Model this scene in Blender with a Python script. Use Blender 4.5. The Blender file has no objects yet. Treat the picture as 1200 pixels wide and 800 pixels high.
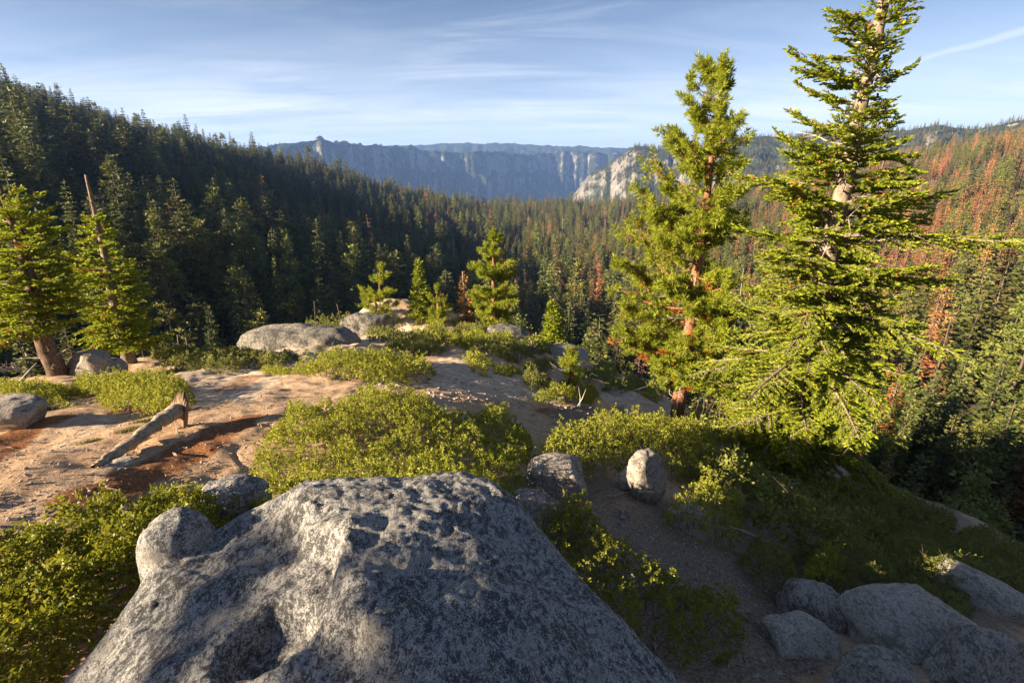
import bpy, math, random
import numpy as np
from mathutils import Vector
rng = np.random.default_rng(11)
random.seed(5)
C = bpy.context.scene.collection
R = math.radians
# ------------------------------------------------------------ camera model (used to survey real positions)
FPX = 600.0; PITCH = math.atan(210/600.0)
cp, sp_ = math.cos(PITCH), math.sin(PITCH)
def ray(px, py):
    u = (np.asarray(px, float)-600)/FPX; v = (400-np.asarray(py, float))/FPX
    return u, cp+v*sp_, -sp_+v*cp
def at(px, py, d):
    a, b, c = ray(px, py); return np.array([a*d, b*d, c*d])
def project(x, y, z):
    d = y*cp-z*sp_; v = (y*sp_+z*cp)
    d = np.where(np.abs(d) < 1e-6, 1e-6, d)
    return 600+FPX*x/d, 400-FPX*v/d, d
# ------------------------------------------------------------ noise
def _hash(ix, iy, seed):
    h = (ix*374761393 + iy*668265263 + seed*1442695041) & 0xffffffff
    h = ((h ^ (h >> 13))*1274126177) & 0xffffffff
    return (h ^ (h >> 16)) & 0xffffffff
def perlin(x, y, seed=0):
    x = np.asarray(x, float); y = np.asarray(y, float)
    fx0 = np.floor(x); fy0 = np.floor(y)
    ix = fx0.astype(np.int64); iy = fy0.astype(np.int64)
    fx = x-fx0; fy = y-fy0
    u = fx*fx*fx*(fx*(fx*6-15)+10); v = fy*fy*fy*(fy*(fy*6-15)+10)
    def g(dx, dy):
        a = _hash(ix+dx, iy+dy, seed)*(2*math.pi/4294967296.0)
        return np.cos(a)*(fx-dx)+np.sin(a)*(fy-dy)
    n0 = g(0, 0)*(1-u)+g(1, 0)*u; n1 = g(0, 1)*(1-u)+g(1, 1)*u
    return (n0*(1-v)+n1*v)*1.5
def fbm(x, y, octs=4, seed=0, gain=.5, lac=2.03):
    s = 0; a = 1; f = 1
    for o in range(octs):
        s = s+a*perlin(x*f, y*f, seed+o*17); a *= gain; f *= lac
    return s
def sstep(a, b, x):
    t = np.clip((x-a)/(b-a), 0, 1); return t*t*(3-2*t)
# ------------------------------------------------------------ thin plate spline
class TPS:
    def __init__(s, xy, z, lam=0.02):
        s.p = np.asarray(xy, float); n = len(s.p)
        K = s.k(s.p)+np.eye(n)*lam
        Pm = np.hstack([np.ones((n, 1)), s.p])
        A = np.zeros((n+3, n+3)); A[:n, :n] = K; A[:n, n:] = Pm; A[n:, :n] = Pm.T
        s.w = np.linalg.solve(A, np.concatenate([np.asarray(z, float), np.zeros(3)]))
    def k(s, q):
        d2 = ((q[:, None, :]-s.p[None])**2).sum(-1)
        return np.where(d2 > 1e-12, d2*np.log(np.maximum(d2, 1e-12))*.5, 0)
    def __call__(s, x, y):
        sh = np.shape(x); q = np.stack([np.ravel(x), np.ravel(y)], -1); out = np.empty(len(q))
        for i in range(0, len(q), 20000):
            c = q[i:i+20000]
            out[i:i+20000] = s.k(c)@s.w[:-3]+s.w[-3]+c@s.w[-2:]
        return out.reshape(sh)
def seg_dist(x, y, pts, closed=False):
    pts = np.asarray(pts, float); best = np.full(np.shape(x), 1e9)
    n = len(pts); rng_ = n if closed else n-1
    for i in range(rng_):
        a = pts[i]; b = pts[(i+1) % n]; d = b-a; L = max(d@d, 1e-12)
        t = np.clip(((x-a[0])*d[0]+(y-a[1])*d[1])/L, 0, 1)
        best = np.minimum(best, np.hypot(x-a[0]-t*d[0], y-a[1]-t*d[1]))
    return best
def inside(x, y, pts):
    pts = np.asarray(pts, float); c = np.zeros(np.shape(x), bool); j = len(pts)-1
    for i in range(len(pts)):
        xi, yi = pts[i]; xj, yj = pts[j]
        m = ((yi > y) != (yj > y)) & (x < (xj-xi)*(y-yi)/((yj-yi) if abs(yj-yi) > 1e-12 else 1e-12)+xi)
        c ^= m; j = i
    return c
# ------------------------------------------------------------ mesh / object helpers
def mk_mesh(name, V, faces_list, mats=(), midx=None, smooth=False):
    """faces_list: list of (n,k) int arrays; midx: list of material indices, one per array"""
    me = bpy.data.meshes.new(name)
    V = np.asarray(V, np.float32).reshape(-1, 3)
    me.vertices.add(len(V)); me.vertices.foreach_set('co', V.ravel())
    fl = [np.asarray(f, np.int32) for f in faces_list if len(f)]
    loops = np.concatenate([f.ravel() for f in fl]); cnt = np.concatenate([np.full(len(f), f.shape[1], np.int32) for f in fl])
    me.loops.add(len(loops)); me.loops.foreach_set('vertex_index', loops)
    st = np.zeros(len(cnt), np.int32); st[1:] = np.cumsum(cnt)[:-1]
    me.polygons.add(len(cnt)); me.polygons.foreach_set('loop_start', st)
    if midx is not None:
        mi = np.concatenate([np.full(len(f), m, np.int32) for f, m in zip([g for g in faces_list if len(g)], [m for g, m in zip(faces_list, midx) if len(g)])])
        me.polygons.foreach_set('material_index', mi)
    if smooth: me.polygons.foreach_set('use_smooth', np.ones(len(cnt), bool))
    for m in mats: me.materials.append(m)
    me.update(calc_edges=True)
    return me
def link(name, me, parent=None, loc=None):
    o = bpy.data.objects.new(name, me); C.objects.link(o)
    if parent is not None: o.parent = parent
    if loc is not None: o.location = loc
    return o
def tag(o, label=None, cat=None, group=None, kind=None):
    if label: o['label'] = label
    if cat: o['category'] = cat
    if group: o['group'] = group
    if kind: o['kind'] = kind
    return o
def empty(name, loc, label, cat, group=None):
    o = bpy.data.objects.new(name, None); C.objects.link(o); o.location = [float(q) for q in loc]
    o.empty_display_size = .2
    return tag(o, label, cat, group)
class Geo:
    """collects tubes / polygons into one mesh"""
    def __init__(s): s.V = []; s.Q = []; s.T = []; s.n = 0
    def quads(s, V4):
        V4 = np.asarray(V4, float).reshape(-1, 4, 3); k = len(V4)
        if not k: return
        s.V.append(V4.reshape(-1, 3)); s.Q.append(np.arange(k*4).reshape(-1, 4)+s.n); s.n += k*4
    def tube(s, pts, rad, sides=5, cap=True):
        pts = np.asarray(pts, float); n = len(pts); rad = np.broadcast_to(np.asarray(rad, float), (n,))
        t = np.gradient(pts, axis=0); t /= np.linalg.norm(t, axis=1, keepdims=True)+1e-9
        ref = np.array([0, 0, 1.]) if abs(t[:, 2]).mean() < .8 else np.array([1., 0, 0])
        a = np.cross(t, ref); a /= np.linalg.norm(a, axis=1, keepdims=True)+1e-9
        b = np.cross(t, a)
        ph = np.arange(sides)*2*math.pi/sides
        ring = pts[:, None]+rad[:, None, None]*(np.cos(ph)[None, :, None]*a[:, None]+np.sin(ph)[None, :, None]*b[:, None])
        V = ring.reshape(-1, 3)
        i = np.arange(n-1)[:, None]*sides; j = np.arange(sides)[None]; j2 = (j+1) % sides
        Q = np.stack([i+j, i+j2, i+sides+j2, i+sides+j], -1).reshape(-1, 4)
        s.V.append(V); s.Q.append(Q+s.n); base = s.n; s.n += len(V)
        if cap and rad[-1] > 1e-3:
            s.V.append(pts[-1:]); k = base+(n-1)*sides
            s.T.append(np.stack([k+np.arange(sides), k+(np.arange(sides)+1) % sides, np.full(sides, s.n)], -1)); s.n += 1
    def mesh(s, name, mat, smooth=False):
        V = np.concatenate(s.V); fl = []
        if s.Q: fl.append(np.concatenate(s.Q))
        if s.T: fl.append(np.concatenate(s.T))
        return mk_mesh(name, V, fl, [mat], None, smooth)
    def join(s, o, ):
        pass
def unit(v): return v/(np.linalg.norm(v, axis=-1, keepdims=True)+1e-9)
def kites(B, D, L, W, r=rng, fat=.45):
    """leaf / needle-spray shaped quads: base B, direction D, length L, half width W"""
    n = len(B); D = unit(D)
    S = unit(np.cross(D, r.normal(size=(n, 3))))
    L = np.broadcast_to(L, (n,))[:, None]; W = np.broadcast_to(W, (n,))[:, None]
    m = B+D*L*fat
    return np.stack([B, m+S*W, B+D*L, m-S*W], 1)
# ------------------------------------------------------------ materials
class NT:
    def __init__(s, name):
        s.m = bpy.data.materials.new(name); s.m.use_nodes = True; s.t = s.m.node_tree; s.t.nodes.clear()
        s.out = s.t.nodes.new('ShaderNodeOutputMaterial')
    def n(s, typ, ins=None, **kw):
        nd = s.t.nodes.new(typ)
        for k, v in kw.items(): setattr(nd, k, v)
        for k, v in (ins or {}).items(): s.put(nd.inputs[k], v)
        return nd
    def put(s, sock, v):
        if isinstance(v, bpy.types.NodeSocket): s.t.links.new(v, sock)
        elif isinstance(v, bpy.types.Node): s.t.links.new(v.outputs[0], sock)
        else:
            if isinstance(v, (tuple, list)) and len(v) == 3 and sock.type == 'RGBA': v = (*v, 1)
            sock.default_value = v
    def math(s, op, a, b=0.0, c=None, clamp=False):
        nd = s.n('ShaderNodeMath', operation=op, use_clamp=clamp); s.put(nd.inputs[0], a); s.put(nd.inputs[1], b)
        if c is not None: s.put(nd.inputs[2], c)
        return nd.outputs[0]
    def mix(s, f, a, b, bt='MIX'):
        nd = s.n('ShaderNodeMix', data_type='RGBA', blend_type=bt); s.put(nd.inputs[0], f); s.put(nd.inputs[6], a); s.put(nd.inputs[7], b)
        return nd.outputs[2]
    def ramp(s, f, stops):
        nd = s.n('ShaderNodeValToRGB'); s.put(nd.inputs[0], f); e = nd.color_ramp.elements
        while len(e) < len(stops): e.new(.5)
        for q, (p, c) in zip(e, stops):
            q.position = p; q.color = (*c, 1) if isinstance(c, (tuple, list)) else (c, c, c, 1)
        return nd.outputs[0]
    def step(s, f, a, b):
        nd = s.n('ShaderNodeMapRange', interpolation_type='SMOOTHSTEP'); s.put(nd.inputs[0], f); nd.inputs[1].default_value = a; nd.inputs[2].default_value = b
        return nd.outputs[0]
    def noise(s, vec, scale, detail=4, rough=.5, dist=0, out=0):
        nd = s.n('ShaderNodeTexNoise'); nd.inputs['Scale'].default_value = scale; nd.inputs['Detail'].default_value = detail
        nd.inputs['Roughness'].default_value = rough; nd.inputs['Distortion'].default_value = dist
        if vec is not None: s.put(nd.inputs['Vector'], vec)
        return nd.outputs[out]
    def coord(s, o='Object'):
        return s.n('ShaderNodeTexCoord').outputs[o]
    def bsdf(s, col, rough=.85, spec=.2, bump=None, bstr=.5, bdist=.02):
        b = s.n('ShaderNodeBsdfPrincipled'); s.put(b.inputs['Base Color'], col); s.put(b.inputs['Roughness'], rough); b.inputs['Specular IOR Level'].default_value = spec
        if bump is not None:
            bm = s.n('ShaderNodeBump'); bm.inputs['Strength'].default_value = bstr; bm.inputs['Distance'].default_value = bdist; s.put(bm.inputs['Height'], bump)
            s.t.links.new(bm.outputs[0], b.inputs['Normal'])
        return b.outputs[0]
    def done(s, sh): s.t.links.new(sh, s.out.inputs['Surface']); return s.m
def leaf_mat(name, cols, trans=.35, obj_var=0.0, rough=.5, spec=.25, tcol=None, clump=0):
    """cols: ramp colours picked per leaf; obj_var: brightness variation per tree"""
    t = NT(name)
    isl = t.n('ShaderNodeNewGeometry').outputs['Random Per Island']
    if clump: isl = t.math('ADD', t.math('MULTIPLY', isl, .55), t.math('MULTIPLY', t.math('SUBTRACT', t.noise(t.n('ShaderNodeNewGeometry').outputs['Position'], clump, 3, .6), .28), 1.0), clamp=True)
    col = t.ramp(isl, [(i/(len(cols)-1), c) for i, c in enumerate(cols)])
    if obj_var:
        rnd = t.n('ShaderNodeObjectInfo').outputs['Random']
        h = t.n('ShaderNodeHueSaturation')
        t.put(h.inputs['Hue'], t.math('ADD', .5, t.math('MULTIPLY', t.math('SUBTRACT', rnd, .5), .045)))
        t.put(h.inputs['Value'], t.math('ADD', 1-obj_var*.5, t.math('MULTIPLY', t.math('FRACT', t.math('MULTIPLY', rnd, 17.31)), obj_var)))
        t.put(h.inputs['Color'], col); col = h.outputs[0]
    b = t.bsdf(col, rough, spec)
    tr = t.n('ShaderNodeBsdfTranslucent'); t.put(tr.inputs['Color'], t.mix(.5, col, tcol) if tcol else col)
    mx = t.n('ShaderNodeMixShader'); mx.inputs[0].default_value = trans
    t.t.links.new(b, mx.inputs[1]); t.t.links.new(tr.outputs[0], mx.inputs[2])
    return t.done(mx.outputs[0])
def bark_mat(name, a, b, scale=6.0, zs=.25, bump=.8, bdist=.03):
    t = NT(name); co = t.coord()
    mp = t.n('ShaderNodeMapping'); t.put(mp.inputs[0], co); mp.inputs['Scale'].default_value = (1, 1, zs)
    n1 = t.noise(mp.outputs[0], scale*2, 6, .65, .6); n2 = t.noise(co, scale*.4, 3)
    f = t.step(t.math('ADD', t.math('MULTIPLY', n1, .75), t.math('MULTIPLY', n2, .25)), .36, .64)
    return t.done(t.bsdf(t.mix(f, a, b), .9, .1, n1, bump, bdist))
# ------------------------------------------------------------ terrain: surveyed points near the camera
near_pts = [  # px, py, depth
 (560,620,4.2),(450,560,5.6),(450,500,7.4),(450,470,9.2),(450,450,11.5),(450,430,15),(470,412,21),(480,400,27),(480,390,34),(480,382,42),(470,375,50),
 (560,440,14.5),(540,425,18),(560,410,25),(560,398,32),(560,388,42),(585,383,50),(520,377,50),
 (0,625,3.85),(60,580,4.5),(190,530,6.1),(190,500,7.0),(330,490,7.6),(300,590,4.9),(240,600,4.5),(10,520,6.6),(90,480,8.8),(0,480,9.0),(150,470,10),
 (70,450,15.5),(10,452,15),(140,425,20),(225,440,15.5),(250,445,14),(300,422,20),(330,408,28),(340,396,36),(300,402,33),(400,395,33),(420,380,42),(380,400,30),
 (0,800,2.6),(100,720,3.0),(-150,700,3.2),(-200,560,5.0),(-200,480,10),
 (700,470,17.5),(660,452,19.5),(620,425,25),(620,404,36),(655,412,42),(690,425,36),(720,440,30),(793,490,20),(740,490,16.5),(720,515,10.4),(690,540,8.1),(757,590,6.5),(655,585,6.2),(620,605,5.4),
 (830,625,6.4),(900,700,5.5),(780,530,9.0),(860,535,12.8),(915,578,12.8),(960,690,6.1),(1000,640,8.8),(1100,775,4.5),(1190,795,4.2),(1100,695,6.4),(1190,700,6.7),
 (1190,668,10),(1050,588,16.5),(1100,620,12.8),(800,795,3.8),(700,780,3.65),(900,795,4.1),(750,700,4.75),(680,640,5.1),(980,575,16),(860,510,17),(1300,760,6.5),(1300,800,5),(850,650,5.9),
]
NP = np.array([at(*p) for p in near_pts])
hid = [  # x, y, z hidden or off-frame ground
 (0,.5,-2.55),(1.5,.5,-3.0),(-1.5,.5,-2.4),(0,-3,-2.0),(-5,-3,-1.4),(5,-3,-3.6),(0,-12,1.0),(-12,-12,1.0),(14,-10,-5),(0,-40,9),(-40,-40,5),(40,-40,-8),(-14,3,-4.2),(-25,5,-8.5),(-45,0,-14),(-45,30,-28),(-26,16,-11),(-22,26,-17),
 (-30,45,-33),(-14,36,-19),(-18,55,-40),(-60,60,-45),(0,72,-34),(0,100,-58),(-25,90,-56),(-60,95,-55),(14,62,-34),(25,90,-62),(14,40,-22),(22,50,-36),
 (28,24,-21),(40,30,-36),(24,14,-16),(36,8,-24),(60,20,-50),(50,50,-55),(70,70,-68),(90,30,-68),(20,2,-12),(35,-10,-20),(60,-20,-38),(9,-2,-6.2),(100,0,-66),(-90,20,-28),(-100,80,-42),(-90,-30,-8),(0,-90,18),(90,-60,-45),(16,30,-17.5),(11,26,-13.8),
]
P3 = np.vstack([NP, np.array(hid, float)])
near_tps = TPS(P3[:, :2], P3[:, 2], lam=.03)
# far country: height along bearings (degrees clockwise from the view axis)
RAD = np.array([80, 165, 370, 700, 1200, 1700, 2600, 5000, 14000.])
LR = np.log(RAD)
FAR = {
 -180: [16, 25, 40, 60, 90, 110, 100, -100, -640],
 -130: [0, 5, 15, 30, 50, 60, 30, -200, -640],
 -105: [-15, -12, 0, 30, 60, 60, 30, -200, -640],
 -88:  [-25, -20, 8, 55, 110, 140, 110, -200, -640],  # this row and the next: unseen hill shaped to shade the left slope
 -70:  [-35, -28, 8, 84, 160, 190, 140, -200, -640],
 -56:  [-42, -38, -14, 52, 98, 110, 40, -300, -640],
 -44:  [-46, -48, -30, 34, 88, 60, -80, -600, -640],
 -37:  [-52, -55, -45, -4, 54, 20, -120, -600, -640],
 -30:  [-56, -64, -62, -34, 14, -24, -150, -600, -640],
 -22:  [-58, -72, -84, -72, -30, -75, -200, -600, -640],
 -15:  [-58, -78, -98, -100, -76, -110, -250, -600, -640],
 -7:   [-52, -80, -110, -120, -112, -135, -300, -600, -640],
 0:    [-46, -82, -116, -132, -138, -148, -310, -600, -640],
 10:   [-52, -84, -116, -130, -140, -150, -300, -600, -640],
 20:   [-60, -84, -104, -112, -112, -112, -260, -500, -640],
 30:   [-66, -84, -92, -84, -48, -32, -180, -500, -640],
 38:   [-68, -82, -82, -58, -6, 5, -80, -500, -640],
 46:   [-66, -78, -66, -26, 36, 52, 20, -500, -640],
 60:   [-64, -70, -30, 45, 150, 190, 120, -400, -640],
 85:   [-64, -60, 0, 80, 190, 230, 150, -400, -640],
 120:  [-50, -40, 10, 70, 130, 150, 100, -300, -640],
 180:  [16, 25, 40, 60, 90, 110, 100, -100, -640],
}
FT = np.array(sorted(FAR)); FZ = np.array([FAR[k] for k in sorted(FAR)], float)
def _hermite(xk, yk, x):  # xk (K,), yk (...,K) per sample
    i = np.clip(np.searchsorted(xk, x, side='right')-1, 0, len(xk)-2)
    i0 = np.maximum(i-1, 0); i3 = np.minimum(i+2, len(xk)-1)
    r = np.arange(len(x)); y1, y2, y0, y3 = yk[r, i], yk[r, i+1], yk[r, i0], yk[r, i3]
    h = xk[i+1]-xk[i]
    m1 = (y2-y0)/(xk[i+1]-xk[i0])*h; m2 = (y3-y1)/(xk[i3]-xk[i])*h
    t = np.clip((x-xk[i])/h, 0, 1)
    return (2*t**3-3*t**2+1)*y1+(t**3-2*t**2+t)*m1+(-2*t**3+3*t**2)*y2+(t**3-t**2)*m2
def far_z(x, y):
    th = np.degrees(np.arctan2(x, y)).ravel(); lr = np.log(np.maximum(np.hypot(x, y), 1)).ravel()
    # interpolate the columns over bearing (smooth cubic), then over range
    cols = np.stack([_hermite(FT.astype(float), np.broadcast_to(FZ[:, k], (len(th), len(FT))), th) for k in range(len(RAD))], -1)
    q = np.interp(th, [-180, -105, -60, -15, 5, 20, 35, 60, 180], [1, .85, .80, .84, .9, .95, .92, .85, 1])
    return (q*_hermite(LR, cols, np.clip(lr-np.log(q), LR[0], LR[-1]))).reshape(np.shape(x))
def ground(x, y, detail=True):
    x = np.asarray(x, float); y = np.asarray(y, float); sh = x.shape; x = x.ravel(); y = y.ravel()
    r = np.hypot(x, y); z = np.zeros(len(x))
    k = sstep(math.log(75), math.log(140), np.log(np.maximum(r, 1)))
    a = r < 141; b = r > 74
    if a.any(): z[a] += near_tps(x[a], y[a])*(1-k[a])
    if b.any():
        amp = np.clip((r[b]-90)/600, 0, 1)
        z[b] += (far_z(x[b], y[b])+amp*(14*fbm(x[b]/210, y[b]/210, 4, 5)))*k[b]
    if detail and a.any():
        xa, ya, ra = x[a], y[a], r[a]
        s = np.clip(ra/12, .25, 1.6)
        z[a] += (1-k[a])*(.16*s*fbm(xa/2.6+3, ya/2.6, 3, 21)+.036*fbm(xa/.55, ya/.55, 2, 31)+.006*fbm(xa/.19, ya/.19, 2, 33)*(ra < 22)
                - .022*np.clip(1-np.abs(fbm(xa/1.5, ya/1.1, 2, 41))/.09, 0, 1)*sstep(-.1, .4, fbm(xa/4, ya/4, 1, 47)))
    return z.reshape(sh)
def gz(x, y): return float(ground(np.array([x]), np.array([y]))[0])
def hit(px, py, rmax=3000., detail=False):
    px = np.atleast_1d(np.asarray(px, float)); py = np.atleast_1d(np.asarray(py, float))
    dx, dy, dz = ray(px, py); n = len(px); t = np.geomspace(2.0, rmax, 500)
    lo = np.zeros(n); hi = np.full(n, rmax); found = np.zeros(n, bool); prev = np.full(n, t[0])
    G = ground(dx[:, None]*t, dy[:, None]*t, detail)-dz[:, None]*t
    below = G > 0; idx = np.where(below.any(1), below.argmax(1), len(t)-1)
    hi = t[idx]; lo = t[np.maximum(idx-1, 0)]
    for _ in range(24):
        m = (lo+hi)/2; g = ground(dx*m, dy*m, detail)-dz*m
        hi = np.where(g > 0, m, hi); lo = np.where(g > 0, lo, m)
    return np.stack([dx*hi, dy*hi, ground(dx*hi, dy*hi, True)], -1)
def hit1(px, py): return hit([px], [py])[0]
def poly_on_ground(pp):
    pp = np.array(pp, float); return hit(pp[:, 0], pp[:, 1])[:, :2]
# ------------------------------------------------------------ ground sheet (one polar sheet to the horizon)
ang = np.concatenate([np.linspace(-180, -66, 70)[:-1], np.linspace(-66, -50, 60)[:-1], np.linspace(-50, 50, 760)[:-1], np.linspace(50, 66, 60)[:-1], np.linspace(66, 180, 70)[:-1]])
rr = np.concatenate([np.geomspace(.7, 3.4, 40)[:-1], np.geomspace(3.4, 75, 430)[:-1], np.geomspace(75, 3000, 230)[:-1], np.geomspace(3000, 14000, 24)])
AA, RR_ = np.meshgrid(np.radians(ang), rr)
GX = RR_*np.sin(AA); GY = RR_*np.cos(AA); GZ = ground(GX, GY)
na, nr = len(ang), len(rr)
V = np.concatenate([np.stack([GX, GY, GZ], -1).reshape(-1, 3), [[0, 0, gz(0, 0)]]])
i = np.arange(nr-1)[:, None]*na; j = np.arange(na)[None]; j2 = (j+1) % na
Q = np.stack([i+j, i+na+j, i+na+j2, i+j2], -1).reshape(-1, 4)
T = np.stack([np.full(na, nr*na), np.arange(na), (np.arange(na)+1) % na], -1)
# surface masks: real ground cover with shapes of their own
vx, vy = V[:, 0], V[:, 1]; vr = np.hypot(vx, vy)
def px_line(pts): return hit([p[0] for p in pts], [p[1] for p in pts])[:, :2]
wob = .25*fbm(vx/.7, vy/.7, 3, 61)
nearm = vr < 90
def capsule(pts, w, soft):
    d = np.full(len(vx), 99.); d[nearm] = seg_dist(vx[nearm], vy[nearm], px_line(pts))
    return 1-sstep(w*.5, w*.5+soft, d+wob*w*1.2)
def blob(poly, soft=.4):
    pl = poly_on_ground(poly); d = np.full(len(vx), 99.)
    s = seg_dist(vx[nearm], vy[nearm], pl, True); s = np.where(inside(vx[nearm], vy[nearm], pl), -s, s); d[nearm] = s
    return 1-sstep(-soft, soft, d+wob*2*soft)
m_rust = .8*np.maximum.reduce([capsule([(110, 580), (196, 545), (262, 512), (285, 493)], .34, .25), capsule([(-30, 540), (30, 505), (72, 490)], .28, .2),
    capsule([(150, 478), (205, 471)], .4, .3), capsule([(655, 486), (700, 490), (765, 498)], .8, .5), .7*capsule([(270, 455), (300, 440)], .5, .5)])
m_rock = np.maximum.reduce([blob([(300, 470), (340, 440), (420, 420), (330, 425), (240, 446), (200, 470)], .6), .55*blob([(60, 560), (120, 500), (200, 470), (100, 490), (20, 530)], .5),blob([(205, 445), (235, 412), (285, 418), (310, 436), (250, 450)], .5), blob([(275, 408), (330, 400), (400, 376), (470, 372), (440, 398), (350, 430), (300, 425)], 1.2),
    blob([(470, 445), (540, 420), (640, 440), (650, 470), (560, 462)], 1.2), blob([(420, 400), (470, 380), (560, 378), (560, 392), (480, 402)], 1.5), blob([(690, 470), (720, 440), (800, 500), (760, 510)], .8)])
slope_noise = fbm(vx/5, vy/5, 3, 71)
m_soil = np.clip(blob([(600, 560), (680, 545), (760, 580), (860, 620), (1010, 690), (960, 760), (900, 830), (640, 830), (600, 700)], .5)+blob([(800, 560), (850, 500), (960, 540), (1060, 575), (1195, 655), (1195, 790), (1000, 700), (900, 640)], .8)+.8*blob([(640, 480), (690, 470), (800, 520), (690, 530)], .6), 0, 1)
m_wood = np.clip(sstep(70, 110, vr)+sstep(0, 1, (-vx-26)/12)*(vr < 110)+sstep(16, 26, vx)*(vy > 0), 0, 1)
col = np.stack([m_rock, m_rust, m_wood, m_soil], -1).astype(np.float32)
def ground_mat():
    t = NT('ground_surface'); co = t.coord()
    at_ = t.n('ShaderNodeAttribute', attribute_name='cover'); sep = t.n('ShaderNodeSeparateColor'); t.put(sep.inputs[0], at_.outputs['Color'])
    rock, rust, wood, soil = sep.outputs[0], sep.outputs[1], sep.outputs[2], at_.outputs['Alpha']
    n1 = t.noise(co, .55, 5, .6); n2 = t.noise(co, 5.5, 6, .65); n3 = t.noise(co, 38, 4, .7); n4 = t.noise(co, 150, 2, .6)
    grit = t.mix(t.step(n2, .35, .65), (.385, .26, .17), (.50, .365, .25))
    grit = t.mix(t.step(n1, .42, .62), grit, (.44, .29, .18))
    grit = t.mix(t.math('MULTIPLY', t.step(n3, .55, .66), .7), grit, (.62, .55, .47))
    grit = t.mix(t.math('MULTIPLY', t.step(n3, .44, .33), .75), grit, (.16, .095, .055))
    rk = t.mix(t.step(n2, .34, .66), (.37, .295, .23), (.60, .49, .38))
    rk = t.mix(t.math('MULTIPLY', t.step(n1, .5, .7), .5), rk, (.47, .35, .23))
    rk = t.mix(t.math('MULTIPLY', t.step(n3, .6, .72), .5), rk, (.14, .13, .12))
    c = t.mix(t.step(t.math('ADD', rock, t.math('MULTIPLY', t.math('SUBTRACT', n2, .5), .9)), .35, .65), grit, rk)
    rs = t.mix(t.step(n3, .4, .6), (.15, .065, .03), (.31, .14, .062))
    c = t.mix(t.step(t.math('ADD', rust, t.math('MULTIPLY', t.math('SUBTRACT', n2, .5), 1.1)), .3, .75), c, rs)
    so = t.mix(t.step(n3, .38, .66), (.16, .125, .095), (.33, .265, .205))
    so = t.mix(t.math('MULTIPLY', t.step(n4, .62, .75), .6), so, (.36, .32, .28))
    c = t.mix(t.step(t.math('ADD', soil, t.math('MULTIPLY', t.math('SUBTRACT', n2, .5), .8)), .3, .7), c, so)
    nf = t.noise(co, .02, 6, .6); nf2 = t.noise(co, .25, 4, .6)
    wd = t.mix(t.step(nf2, .4, .65), (.035, .03, .02), (.10, .075, .05))
    wd = t.mix(t.math('MULTIPLY', t.step(nf, .56, .66), .75), wd, (.30, .25, .20))
    c = t.mix(wood, c, wd)
    h = t.math('ADD', t.math('MULTIPLY', n2, .7), t.math('ADD', t.math('MULTIPLY', n3, .42), t.math('MULTIPLY', n4, .16)))
    return t.done(t.bsdf(c, .93, .12, h, .9, .055))
M_ground = ground_mat()
me = mk_mesh('ground', V, [Q, T], [M_ground], None, True)
ca = me.color_attributes.new('cover', 'FLOAT_COLOR', 'POINT'); ca.data.foreach_set('color', col.ravel())
g_ob = tag(link('ground', me), kind='structure')
# ------------------------------------------------------------ far ridges and cliffs (heightfields with their own distance and depth)
def sil_table(pts):
    th = []; s = []
    for px, py in pts:
        a, b, c = ray(px, py); th.append(math.atan2(a, b)); s.append(c/math.hypot(a, b))
    return np.array(th), np.array(s)
def ridge(name, sil, r_top, depth_front, z_foot, back, nth, mat, cliff=.5, spur=250., rough=25., seed=0, crest=10., kf=60, kb=30, steep=None):
    th_k, s_k = sil_table(sil)
    th = np.linspace(th_k[0], th_k[-1], nth); s = np.interp(th, th_k, s_k)
    rt = r_top(th) if callable(r_top) else np.full(nth, float(r_top))
    arc = th*rt.mean()
    zt = s*rt+crest*fbm(arc/140, arc*0, 4, seed)
    cl = np.clip(steep(th), 0, 1) if steep is not None else np.full(nth, cliff)
    t = np.concatenate([np.linspace(0, 1, kf), 1+np.linspace(0, 1, kb)[1:]])
    A, Tm = np.meshgrid(arc, t); TH = np.broadcast_to(th, A.shape)
    tf = np.clip(Tm, 0, 1); tb = np.clip(Tm-1, 0, 1)
    soft = tf**.8; jg = .09*fbm(A/260, A*0+3, 4, seed+13); wall = .34*sstep(0, .50, tf)+.30*sstep(.46+jg, .66+jg, tf)+.36*sstep(.70+jg*.8, .94+jg*.3, tf)
    sh = (1-cl)*soft+cl*wall/1.0; sh = np.minimum(sh, 1)
    sp = (1-2*np.abs(fbm(A/spur/1.6, A*0+seed, 4, seed+3)))
    sp2 = fbm(A/spur*1.2, tf*1.2, 4, seed+9)
    rad = rt-depth_front*(1-tf)+tb*back + (spur*1.15*sp*(1-tf)**.5*tf**.3 + spur*.5*sp2*(1-tf)*.8)*sstep(0, .05, tf)*(tb == 0)
    z = z_foot+(zt-z_foot)*sh + rough*fbm(A/180, rad/180, 5, seed+5)*np.where(tb > 0, 1, sstep(1.0, .9, tf)*sstep(0, .1, tf))
    z = np.where(tb > 0, z-tb**1.5*(.10*back)-np.where(tb >= 1, 800, 0), z)
    z = np.maximum(z, -639)
    V = np.stack([rad*np.sin(TH), rad*np.cos(TH), z], -1)
    nrow = len(t)
    i = np.arange(nrow-1)[:, None]*nth; j = np.arange(nth-1)[None]
    Q = np.stack([i+j, i+j+1, i+nth+j+1, i+nth+j], -1).reshape(-1, 4)
    me = mk_mesh(name, V.reshape(-1, 3), [Q], [mat], None, True)
    return tag(link(name, me), kind='structure'), V
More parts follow.
